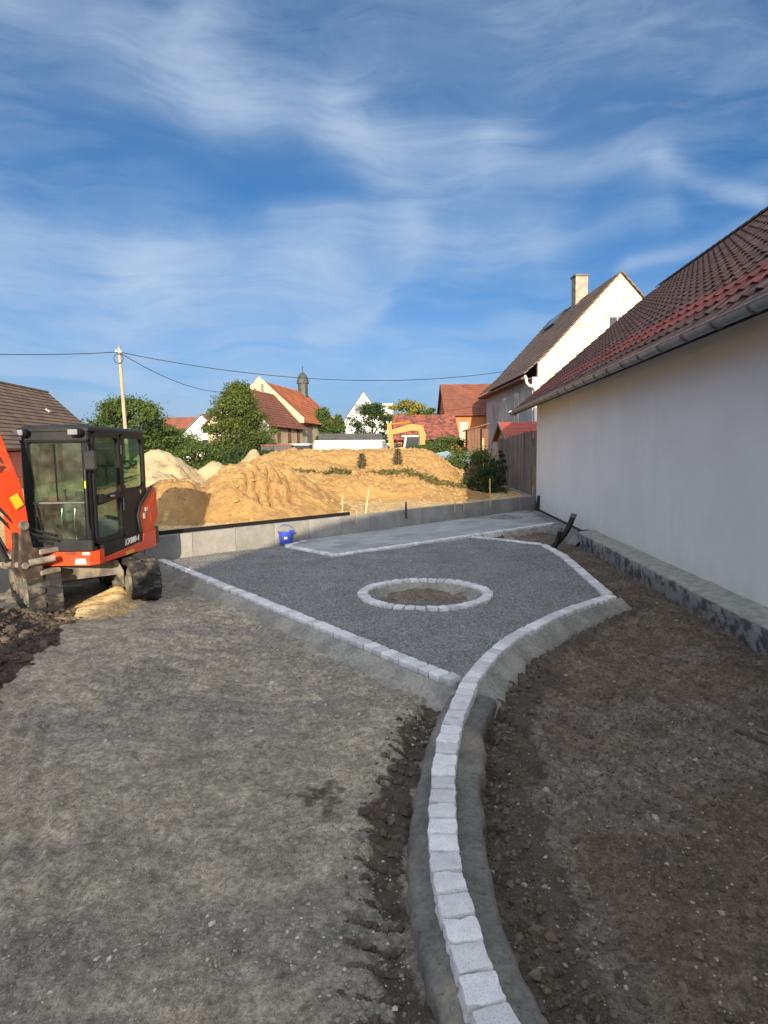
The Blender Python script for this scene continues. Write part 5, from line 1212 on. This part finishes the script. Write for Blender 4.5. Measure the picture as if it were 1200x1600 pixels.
# interior
P_('cab_floor', MB().bbox((X0 + .05, YF + .05, .82), (X1 - .06, YB - .04, .93)), grey_pl)
seat = P_('seat', MB().cbox((.26, .10, 1.30), (.48, .50, .16), .05), seat_m); P_('seat_back', MB().cbox((.26, .38, 1.68), (.46, .14, .72), .05, Matrix.Rotation(R(-8), 3, 'X')), seat_m, None, seat); P_('seat_base', MB().cbox((.26, .12, 1.08), (.40, .42, .28), .02), black_pl, None, seat)
for sx in (-.33, .33):
    cn = P_('control_console', MB().cbox((.26 + sx * .95, -.02, 1.36), (.14, .46, .30), .03), grey_pl); P_('joystick', MB().tube([(.26 + sx * .95, -.2, 1.5), (.26 + sx * .95, -.24, 1.62), (.26 + sx * .95, -.25, 1.70)], [.012, .014, .028], 8), black_pl, None, cn, 60)
tl = MB()
for q in (-.09, .09): tl.tube([(.22 + q, YF + .32, .93), (.22 + q, YF + .26, 1.25), (.22 + q, YF + .30, 1.45)], .014, 8); tl.box((.22 + q, YF + .24, 1.0), (.11, .18, .02))
P_('travel_lever', tl, chrome, None, None, 60); P_('monitor', MB().cbox((X1 - .25, YF + .22, 1.62), (.18, .05, .14), .015, Matrix.Rotation(R(-15), 3, 'X')), black_pl)
# lights, mirrors, antenna
for x_, nm_ in ((X0 + .02, 'w'), (X1 - .16, 'w')):
    lt = P_('work_light', MB().cbox((x_ + .05, YF - .10, RT - .105), (.16, .12, .10), .03), black_pl); P_('lens', MB().cbox((x_ + .03, YF - .165, RT - .105), (.13, .02, .075), .01), lampglass, None, lt)
P_('roof_rail', MB().cbox(((X0 + X1) / 2, YF - .04, RT - .22), (X1 - X0, .05, .035), .01), black_pl)
mr = P_('mirror', MB().cbox((X1 + .06, YF - .12, 2.12), (.17, .05, .26), .03), dark_panel); P_('mirror_arm', MB().tube([(X1 - .02, YF - .02, 2.36), (X1 + .03, YF - .12, 2.34), (X1 + .05, YF - .12, 2.2)], .014, 8), black_pl, None, mr, 60)
mr = P_('mirror', MB().cbox((X0 - .24, YF - .12, 2.02), (.12, .06, .28), .03), black_pl); P_('mirror_arm', MB().tube([(X0 + .02, YF - .02, 2.26), (X0 - .15, YF - .10, 2.25), (X0 - .23, YF - .11, 2.22), (X0 - .25, YF - .11, 2.1)], .013, 8), black_pl, None, mr, 60)
P_('handrail', MB().tube([(X1 - .03, YF - .06, 1.2), (X1 - .03, YF - .09, 1.28), (X1 - .03, YF - .09, 2.0), (X1 - .03, YF - .06, 2.06)], .017, 8), dark_panel, None, None, 60)
P_('yellow_tag', MB().box((X1 - .03, YF - .108, 1.80), (.02, .004, .10)), label_y)
P_('antenna', MB().tube([(X1 - .22, .4, RT), (X1 - .25, .36, RT + .12), (X1 - .34, .3, RT + .40)], [.012, .008, .005], 6), black_pl)
# labels
P_('label', MB().box((X0 + .30, YF - .063, .80), (.15, .006, .055)), label_w, 'white label on the front skirt'); P_('label', MB().box((X1 - .17, YF - .063, .755), (.16, .006, .075), taper=(.8, 1)), label_w, 'white label at the skirt edge'); P_('label', MB().box((X1 - .09, YF - .063, .862), (.10, .006, .035)), label_w)
sticker('warning_lettering', 'KX080', .05, print_dk, (X1 - .30, YF - .0635, .862), (1, 0, 0), (0, 0, 1)); P_('label', MB().box((X1 + .036, .08, .705), (.004, .28, .05)), label_y, 'yellow label on the side sill')
P_('label', MB().box((X1 + .034, .70, 1.20), (.006, .07, .09)), label_w); P_('label', MB().box((X1 + .034, .80, 1.30), (.006, .12, .06)), label_w)
# swing bracket, boom and cylinders, slewed 25 degrees
swing = Matrix.Translation((-.02, -1.28, 0)) @ Matrix.Rotation(R(-25), 4, 'Z') @ Matrix.Translation((.02, 1.28, 0)); BEFORE = set(o_.name for o_ in exc.children)
BX = -.02
P_('swing_bracket', MB().prism([(-1.20, .58), (-1.42, .60), (-1.49, .74), (-1.46, 1.05), (-1.45, 1.30), (-1.40, 1.35), (-1.36, 1.28), (-1.31, 1.0), (-1.18, .94)], BX - .10, BX - .04, 'x').prism([(-1.20, .58), (-1.42, .60), (-1.49, .74), (-1.46, 1.05), (-1.45, 1.30), (-1.40, 1.35), (-1.36, 1.28), (-1.31, 1.0), (-1.18, .94)], BX + .04, BX + .10, 'x').bbox((BX - .039, -1.40, .60), (BX + .039, -1.22, .92)), rust_steel)
P_('swing_post', MB().cyl((BX, -1.24, .54), (BX, -1.24, .96), .09, n=18), rust_steel, None, None, 40)
P_('king_lug', MB().cbox((BX, -1.08, .92), (.24, .30, .07), .015).cbox((BX, -1.08, .64), (.24, .30, .07), .015), dirt_steel)
P_('pivot_pin', MB().cyl((BX - .30, -1.44, .78), (BX + .13, -1.44, .78), .042, n=14).cyl((BX - .30, -1.44, .78), (BX - .25, -1.44, .78), .07, n=14), dirt_steel, None, None, 40)
P_('pivot_pin', MB().cyl((BX - .13, -1.42, 1.30), (BX + .13, -1.42, 1.30), .06, n=14), dirt_steel, None, None, 40)
def beam(path, wid, hgt, x0):
    """box beam along a path in the y-z plane"""
    mb = MB(); V = []; n = len(path)
    for i, (y, z) in enumerate(path):
        a = Vector(path[max(i - 1, 0)]); b = Vector(path[min(i + 1, n - 1)]); d = (b - a).normalized(); nr = Vector((-d.y, d.x)); h = hgt[i] / 2; w = wid[i] / 2
        for sx, sn in ((-1, -1), (1, -1), (1, 1), (-1, 1)): V.append((x0 + sx * w, y + nr.x * h * sn, z + nr.y * h * sn))
    fs = [(i * 4 + j, i * 4 + (j + 1) % 4, (i + 1) * 4 + (j + 1) % 4, (i + 1) * 4 + j) for i in range(n - 1) for j in range(4)] + [(3, 2, 1, 0), tuple(range((n - 1) * 4, n * 4))]
    return mb.add(V, fs)
bp = [(-1.40, 1.22), (-1.43, 1.40), (-1.53, 1.70), (-1.82, 2.45), (-2.1, 3.1), (-2.55, 3.6), (-3.3, 3.85), (-4.0, 3.8)]
boom = P_('boom', beam(bp, [.16, .18, .20, .22, .22, .22, .2, .18], [.13, .16, .28, .34, .38, .42, .34, .2], BX), red_paint)
P_('arm', beam([(-4.0, 4.15), (-4.3, 3.7), (-4.45, 2.8), (-4.4, 1.9)], [.18, .2, .18, .15], [.25, .36, .3, .18], BX), red_paint)
P_('bucket', MB().prism([(-4.6, 1.9), (-4.3, 1.95), (-3.95, 1.6), (-3.9, 1.2), (-4.2, 1.05), (-4.35, 1.35), (-4.62, 1.62)], BX - .6, BX + .0, 'x'), rust_steel)
P_('boom_cylinder', MB().cyl((BX - .14, -1.54, .85), (BX - .30, -1.78, 1.62), .062, n=14), dark_panel, None, None, 40)
P_('cylinder_rod', MB().cyl((BX - .30, -1.78, 1.62), (BX - .40, -2.1, 2.45), .034, n=12), chrome, None, None, 40)
P_('swing_cylinder', MB().cyl((BX + .10, -1.38, .80), (BX + .26, -1.12, .84), .045, n=12), dirt_steel, None, None, 40)
for q, (dx, dz) in enumerate(((-.06, .0), (.05, .05), (.0, .12))):
    P_('hydraulic_hose', MB().tube([(BX + .12 + dx, -1.0, 1.0 + dz), (BX + dx, -1.28, 1.12 + dz), (BX - .02 + dx, -1.42, 1.20 + dz), (BX - .12 + dx, -1.62, 1.5 + dz), (BX - .16 + dx, -1.85, 2.0 + dz)], .02, 7), hose, None, None, 60)
P_('steel_pipe', MB().tube([(BX - .19, -1.48, .95), (BX - .22, -1.60, 1.25), (BX - .30, -1.82, 1.7)], .028, 8), chrome, None, None, 60)
# boom lettering and sticker on its left cheek (local +x side)
def boom_pt(f, off=0., dx=.004):
    a, b = Vector(bp[2]), Vector(bp[4]); p = a.lerp(b, f); d = (b - a).normalized(); nr = Vector((-d.y, d.x)); p = p + nr * off
    return Vector((BX + .112 + dx, p.x, p.y)), Vector((0, d.x, d.y)), Vector((0, nr.x, nr.y))
p, d, nr = boom_pt(.40, 0); sticker('boom_lettering', 'KUBOTA', .13, print_dk, p, -d, -nr, boom, 0, 1.1)
p, d, nr = boom_pt(-.06, 0, .002); lb = P_('warning_label', MB().box((0, 0, 0), (.006, .12, .17)), label_y, 'yellow warning sticker on the boom', boom); lb.matrix_local = Matrix.Translation(p) @ Matrix.Rotation(R(27), 4, 'X') @ Matrix.Rotation(0, 4, 'Z')
wg = P_('warning_sign', MB().prism([(-.045, .02), (.045, .02), (0, .09)], .004, .008, 'x'), print_bk, None, boom); wg.matrix_local = lb.matrix_local.copy()
wg2 = P_('warning_sign', MB().cyl((.004, 0, -.05), (.008, 0, -.05), .03, n=10), print_bk, None, boom); wg2.matrix_local = lb.matrix_local.copy()

for ch_ in [o_ for o_ in exc.children if o_.name not in BEFORE]:
    ch_.matrix_local = swing @ ch_.matrix_local
# yellow excavator far behind the mound
ye = thing('yellow_excavator', 'yellow excavator with folded boom standing behind the mound crest', 'excavator', (1.4, 40.5, 1.0))
def Yp(name, mb, mat_, par=None): return part(name, mb, mat_, par or ye)
Yp('track', MB().cbox((.2, -.9, .38), (2.9, .45, .7), .2), rubber); Yp('track', MB().cbox((.2, .9, .38), (2.9, .45, .7), .2), rubber)
Yp('house', MB().cbox((-.1, .2, 1.1), (2.0, 1.6, .75), .08), dark_panel); Yp('counterweight', MB().cbox((.9, .3, 1.2), (.7, 1.7, .8), .12), rust_steel)
cb = MB()
for x_, y_ in ((-.15, -.75), (.95, -.75), (-.15, .1), (.95, .1)): cb.cbox((x_ + (.12 if x_ < 0 else 0), y_, 1.45), (.12, .1, 1.15), .02, Matrix.Rotation(R(10) if x_ < 0 else 0, 3, 'Y'))
cb.cbox((.42, -.33, 2.06), (1.3, 1.0, .12), .04).cbox((.4, -.33, .98), (1.2, .95, .2), .03); Yp('cab', cb, white_paint)
Yp('cab_glass', MB().box((.4, -.70, 1.55), (.95, .02, .85)), darkwin)
def ybeam(path, w, h): 
    mb = MB(); V = []; n = len(path)
    for i, (x, z) in enumerate(path):
        a = Vector(path[max(i - 1, 0)]); b = Vector(path[min(i + 1, n - 1)]); d = (b - a).normalized(); nr = Vector((-d.y, d.x))
        for sy, sn in ((-1, -1), (1, -1), (1, 1), (-1, 1)): V.append((x + nr.x * h[i] / 2 * sn, -1.0 + sy * w / 2, z + nr.y * h[i] / 2 * sn))
    return mb.add(V, [(i * 4 + j, i * 4 + (j + 1) % 4, (i + 1) * 4 + (j + 1) % 4, (i + 1) * 4 + j) for i in range(n - 1) for j in range(4)] + [(3, 2, 1, 0), tuple(range((n - 1) * 4, n * 4))])
Yp('boom', ybeam([(1.1, 1.5), (1.12, 2.1), (.98, 2.55), (.4, 2.62), (-.3, 2.45), (-.85, 2.32)], .35, [.3, .4, .42, .42, .36, .3]), yellow_paint)
Yp('arm', ybeam([(-1.02, 2.9), (-.98, 2.4), (-.88, 1.6), (-.78, .9)], .28, [.22, .34, .3, .2]), yellow_paint)
Yp('arm_cylinder', MB().cyl((.3, -1.0, 2.92), (-.95, -1.0, 2.82), .07, n=8), yellow_paint); Yp('bucket', MB().prism([(-1.1, .9), (-.7, .95), (-.5, .5), (-.8, .2), (-1.2, .4)], -1.3, -.7, 'y'), rust_steel)
# parked vehicles in the farmyard
def car(name, label, cat, x, y, z, rz, L_, H_, W_, paint, roofp):
    t = thing(name, label, cat, (x, y, z), rz)
    part('body', MB().prism([(-L_ / 2, .3), (L_ / 2, .3), (L_ / 2, H_ * .5), (L_ / 2 - .1, H_ * .56), (-L_ / 2 + .05, H_ * .58), (-L_ / 2, H_ * .5)], -W_ / 2, W_ / 2, 'y'), paint, t)
    part('window_band', MB().prism([(-L_ * .42, H_ * .581), (L_ * .36, H_ * .565), (L_ * .24, H_ * .92), (-L_ * .38, H_ * .92)], -W_ / 2 + .06, W_ / 2 - .06, 'y'), darkwin, t)
    part('roof', MB().cbox((-L_ * .07, 0, H_ * .96), (L_ * .66, W_ - .1, H_ * .08), .04), roofp, t)
    for x_ in (-L_ * .13, ): part('door_post', MB().box((x_, -W_ / 2 + .05, H_ * .75), (.08, .04, H_ * .36)), paint, t)
    for x_ in (-L_ * .31, L_ * .31):
        for y_ in (-W_ / 2 + .1, W_ / 2 - .1): part('wheel', MB().cyl((x_, y_ - .1, .32), (x_, y_ + .1, .32), .32, n=14), rubber, t)
car('parked_car', 'dark car with red roof parked in front of the farm annex', 'car', -7.3, 44, .95, R(4), 3.3, 1.75, 1.7, seat_m, roof_dred)
car('parked_van', 'small white van parked at the farmhouse door', 'van', -5.75, 45.5, .95, R(80), 3.6, 1.8, 1.6, white_paint, white_paint)

# ================================================================== SMALL THINGS
# utility pole and wires
t = thing('utility_pole', 'pale wooden pole carrying overhead wires above the excavator', 'utility pole', (-14.45, 35, .7))
part('shaft', MB().cyl((.0, 0, -.6), (-.22, 0, 7.35), .115, .085, 14), polem, t, None, 40); part('cap', MB().cyl((-.22, 0, 7.35), (-.222, 0, 7.46), .11, .05, 12), zinc, t)
part('insulator', MB().cyl((-.12, -.12, 7.05), (-.12, -.12, 7.2), .05, n=8).cyl((-.34, -.12, 7.05), (-.34, -.12, 7.2), .05, n=8).box((-.22, -.1, 7.08), (.36, .06, .06)), white_paint, t)
lp = [(-.22 + .26 * math.cos(a), -.14, 6.72 + .26 * math.sin(a)) for a in np.linspace(0, 2 * math.pi, 20)]; part('wire_coil', MB().tube(lp, .022, 6), wirem, t)
top = Vector((-14.67, 34.9, 7.78))
def wire(label, a, b, sag, r_=.022):
    a, b = Vector(a), Vector(b); P = [a.lerp(b, i / 24) - Vector((0, 0, sag * 4 * (i / 24) * (1 - i / 24))) for i in range(25)]
    tag(part('overhead_wire', MB().tube(P, r_, 5), wirem), label, 'wire')
wire('overhead wire from the pole to the gabled house', top, (9.2, 44, 7.7), 1.1); wire('overhead wire from the pole out of the left edge', top, (-26, 24, 7.0), .45); wire('thin overhead wire from the pole down to the farm', top, (-13.3, 52.8, 7.3), .55, .02)
# stakes
for i, (u, v, v2, lab) in enumerate(((497, 792, 777, 'short pale stake furthest left on the sand'), (535, 801, 772, 'tall pale stake on the sand left of the leaning one'), (571, 802, 765, 'leaning pale stake standing on the sand'), (557, 806, 798, 'very short stake right behind the wall edge'), (634.5, 799, 784, 'short dark stake behind the retaining wall'), (711, 789, 777, 'short shaded stake left of the pair near the weeds'), (725, 787, 780, 'lower shaded stake of the pair near the weeds'), (766, 783, 748, 'tall shaded stake beside the fence footing'))):
    p = z_at(u, v, .45); d = (p - Vector((0, 0, EYE))).length; h_ = (v - v2) / F * p.y; w_ = .04 if i != 4 else .055
    o = part('wooden_stake', MB().cbox((0, 0, h_ / 2 - .1), (w_, w_ * .7, h_ + .2), .004), darkwood if i == 4 else stakem); o.location = p; o.rotation_euler = (random.gauss(0, .02), {2: .16}.get(i, random.gauss(0, .03)), random.uniform(-.3, .3)); tag(o, lab, 'stake')
# bucket
bp_ = z_at(447, 848, .0); t = thing('bucket', 'blue plastic builders bucket standing on the gravel by the wall', 'bucket', (bp_.x, bp_.y, -.035))
V = []; prof = [(.115, 0), (.15, .30), (.165, .305), (.165, .325), (.145, .325), (.108, .02)]
mb = MB(); nn_ = 20
for r_, z in prof: V += [(r_ * math.cos(2 * math.pi * i / nn_), r_ * math.sin(2 * math.pi * i / nn_), z) for i in range(nn_)]
mb.add(V, [(j * nn_ + i, j * nn_ + (i + 1) % nn_, (j + 1) * nn_ + (i + 1) % nn_, (j + 1) * nn_ + i) for j in range(5) for i in range(nn_)] + [tuple(range(nn_))[::-1], tuple(range(5 * nn_, 6 * nn_))])
part('body', mb, bluepl, t, None, 40); part('handle', MB().tube([(.16 * math.cos(a), -.02, .31 + .17 * math.sin(a)) for a in np.linspace(0, math.pi, 12)], .007, 6), bluepl, t)
part('label', MB().box((.02, -.145, .17), (.07, .006, .06), Matrix.Rotation(R(7), 3, 'X')), label_w, t); part('ear', MB().cbox((.16, 0, .30), (.05, .06, .05), .01).cbox((-.16, 0, .30), (.05, .06, .05), .01), bluepl, t)
t.scale = (1.15, 1.15, .95)
q = z_at(485, 840, .0); t = thing('rubber_trowel', 'flat black float with handle lying on the slabs near the bucket', 'tool', (q.x, q.y, .004), .5)
part('plate', MB().cbox((0, 0, .012), (.30, .15, .024), .01), black_pl, t); part('handle', MB().tube([(-.10, 0, .02), (-.09, 0, .07), (.09, 0, .07), (.10, 0, .02)], .014, 8), black_pl, t)
# sticks at the right edge
for a, b, r_, lab in (((2.66, 4.50), (2.86, 4.12), .018, 'dark round stick lying on the soil at the right edge'), ((2.83, 4.50), (3.02, 4.22), .014, 'thin pale stick lying right of the dark one')):
    za = float(ground_h(np.array([a[0]]), np.array([a[1]]))[0]) + r_ * .8; zb = float(ground_h(np.array([b[0]]), np.array([b[1]]))[0]) + r_ * .8
    o = part('wooden_stick', MB().tube([(*a, za), ((a[0] + b[0]) / 2, (a[1] + b[1]) / 2 + .004, (za + zb) / 2 + .004), (*b, zb)], [r_, r_ * .95, r_ * .9], 8), darkwood if r_ > .016 else wood_grey, None, None, 60); tag(o, lab, 'stick')
for (u, v, u2, v2) in ((1018, 1198, 1032, 1178), (863, 1188, 866, 1176), (1112, 1185, 1118, 1193), (1120, 1248, 1136, 1264), (1188, 1349, 1200, 1344), (912, 1390, 925, 1398)):
    a = z_at(u, v, -.15); b = z_at(u2, v2, -.15); 
    for q in (a, b): q.z = float(ground_h(np.array([q.x]), np.array([q.y]))[0]) + .008
    tag(part('twig', MB().tube([a, a.lerp(b, .5) + Vector((.01, .008, .004)), b], [.005, .005, .003], 5), twigm), 'thin pale twig lying on the dark garden soil', 'twig', 'twigs on the garden soil')
# bigger loose stones, one object each
for (u, v, s_) in ((568, 1311, 13), (539, 1437, 8), (484, 1442, 6), (314, 1447, 9), (565, 1455, 8), (582, 1466, 8), (571, 1532, 8), (598, 1558, 10), (590, 1577, 6), (604, 1586, 8), (570, 1580, 7), (46, 1576, 9), (420, 1500, 6), (449, 1477, 5), (491, 1478, 5), (600, 1596, 8), (523, 1588, 8), (851, 1388, 10), (884, 1514, 7), (903, 1485, 9), (895, 1535, 7), (975, 1527, 11), (1035, 1462, 5), (852, 1350, 6), (1057, 977, 6), (475, 1285, 5)):
    p = z_at(u, v, -.16); r_ = s_ / F * p.y * .62; z = float(ground_h(np.array([p.x]), np.array([p.y]))[0])
    import bmesh
    bm = bmesh.new(); bmesh.ops.create_icosphere(bm, subdivisions=2, radius=1); sx, sy, sz = random.uniform(.85, 1.25), random.uniform(.7, .95), random.uniform(.5, .75); sd = random.random() * 90
    for v_ in bm.verts:
        k_ = 1 + .35 * float(fbm(np.array(v_.co.x * 1.3 + sd), np.array(v_.co.y * 1.3 + v_.co.z * 1.1), 2, 9)); v_.co = Vector((v_.co.x * sx, v_.co.y * sy, v_.co.z * sz)) * k_
    me = bpy.data.meshes.new('pebble'); bm.to_mesh(me); bm.free(); smooth(me)
    o = link('pebble', me, pebm, None, (p.x, p.y, z + r_ * .25), (random.uniform(-.2, .2), 0, random.uniform(0, 6))); o.scale = (r_, r_, r_)
    right = u > 760; tag(o, 'rounded pale pebble on the dark soil right of the curved setts' if right else 'rounded pale pebble lying on the grey dirt yard', 'pebble', 'pebbles on the garden soil' if right else 'pebbles on the dirt yard')
# countless small stones and clods
def scatter(name, n, fx_, sz, mat_, flat=.65, keepf=None, jit=.25):
    X, Y = fx_(n)
    if keepf is not None: k = keepf(X, Y); X, Y = X[k], Y[k]
    Z = ground_h(X, Y); s_ = sz(len(X), Y); V, Q, T = blobs(np.stack([X, Y, Z + s_ * .15], -1), s_, flat, 0, jit); tag(link(name, np_mesh(name, V, Q, False, {'tone': T}), mat_), kind='stuff')
def persp(x0, x1, y0, y1):
    def f(n): Y = y0 * (y1 / y0) ** rng.uniform(0, 1, n); return rng.uniform(x0, x1, n), Y
    return f
off_path = lambda X, Y: (~in_poly(X, Y, GRAVEL)) & (seg_dist(X, Y, curve_fine)[0] > .215) & (wall_s(X, Y) < -.2) & (house_u(X, Y) > .42) & (seg_dist(X, Y, LEFT)[0] > .3) & ~((Y - X > 13.1) & (X > -1.9))
def yardk(X, Y): return off_path(X, Y) & (a_soil(X, Y) < .5) & ((rng.uniform(0, 1, X.shape) < .16 + .9 * a_blue(X, Y)) )
def grit(name, n, x0, x1, y0, y1, sz, mat_, keepf):
    X, Y = persp(x0, x1, y0, y1)(n); k = keepf(X, Y); X, Y = X[k], Y[k]; n = len(X); Z = ground_h(X, Y)
    B = np.array([(1, 0, 0), (0, 1, 0), (-1, 0, 0), (0, -1, 0), (0, 0, .8), (0, 0, -.8)]); Fi = np.array([(0, 1, 4), (1, 2, 4), (2, 3, 4), (3, 0, 4)])
    s_ = np.minimum(.016, rng.lognormal(sz, .4, n)); V = np.repeat(B[None], n, 0) * rng.uniform(.6, 1.3, (n, 6, 1)); a = rng.uniform(0, 6.28, n); c, q = np.cos(a)[:, None], np.sin(a)[:, None]
    V = np.stack([V[..., 0] * c - V[..., 1] * q, V[..., 0] * q + V[..., 1] * c, V[..., 2]], -1) * s_[:, None, None] + np.stack([X, Y, Z], -1)[:, None]
    Q = (Fi[None] + np.arange(n)[:, None, None] * 6).reshape(-1, 3); T = np.repeat(rng.uniform(0, 1, n), 6)
    tag(link(name, np_mesh(name, V.reshape(-1, 3), Q, False, {'tone': T}), mat_), kind='stuff')
def near_path(n):
    i = rng.integers(0, len(curve_fine) - 1, n); C_ = np.array(curve_fine); o_ = rng.normal(.31, .07, n) * rng.choice([-1, 1], n); d = C_[np.minimum(i + 1, len(C_) - 1)] - C_[np.maximum(i - 1, 0)]; d /= np.linalg.norm(d, axis=1)[:, None]
    return C_[i, 0] - d[:, 1] * o_, C_[i, 1] + d[:, 0] * o_
scatter('loose_pebbles', 15000, persp(-3.4, .5, 1.8, 9.5), lambda n, Y: np.minimum(.022, rng.lognormal(-5.15, .45, n)), peb_m, .6, yardk)
scatter('soil_crumbs', 17000, persp(.4, 4.6, 1.8, 11), lambda n, Y: np.minimum(.03, rng.lognormal(-4.95, .5, n)), soilclod_m, .7, lambda X, Y: off_path(X, Y) & (a_soil(X, Y) > .5), .35)
scatter('earth_clods', 14000, near_path, lambda n, Y: np.minimum(.03, rng.lognormal(-4.7, .5, n)), clod_m, .8, lambda X, Y: off_path(X, Y) & (Y < 6.2), .4)
scatter('earth_clods', 9000, persp(-6.5, -3.2, 4.4, 8.4), lambda n, Y: np.minimum(.075, rng.lognormal(-4.05, .5, n)), stone_mat('dark_earth', (.055, .044, .036), (.125, .10, .078)), .8, lambda X, Y: a_earth(X, Y) > .6, .4)
scatter('yard_crumbs', 12000, persp(-4.2, .6, 4.5, 11.5), lambda n, Y: np.minimum(.03, rng.lognormal(-4.6, .4, n)), peb_m, .6, lambda X, Y: off_path(X, Y) & (a_soil(X, Y) < .5) & (np.abs(seg_dist(X, Y, LEFT)[0] - .75 + fbm(X * 2, Y * 2, 2, 3) * .5) < .42) & (rng.uniform(0, 1, X.shape) < .6), .3)
yardgrit_m = stone_mat('yard_grit', (.22, .195, .15), (.43, .38, .285), (.52, .48, .40))
grit('yard_grit', 70000, -3.6, .7, 1.75, 7.5, -5.35, yardgrit_m, lambda X, Y: off_path(X, Y) & (a_soil(X, Y) < .5) & (a_dark(X, Y) < .5) & (fbm(X * 2.2, Y * 2.2, 3, 44) + rng.uniform(-.2, .2, X.shape) > -.05))
grit('soil_grit', 40000, .4, 4.4, 1.75, 8, -5.3, soilclod_m, lambda X, Y: off_path(X, Y) & (a_soil(X, Y) > .5))
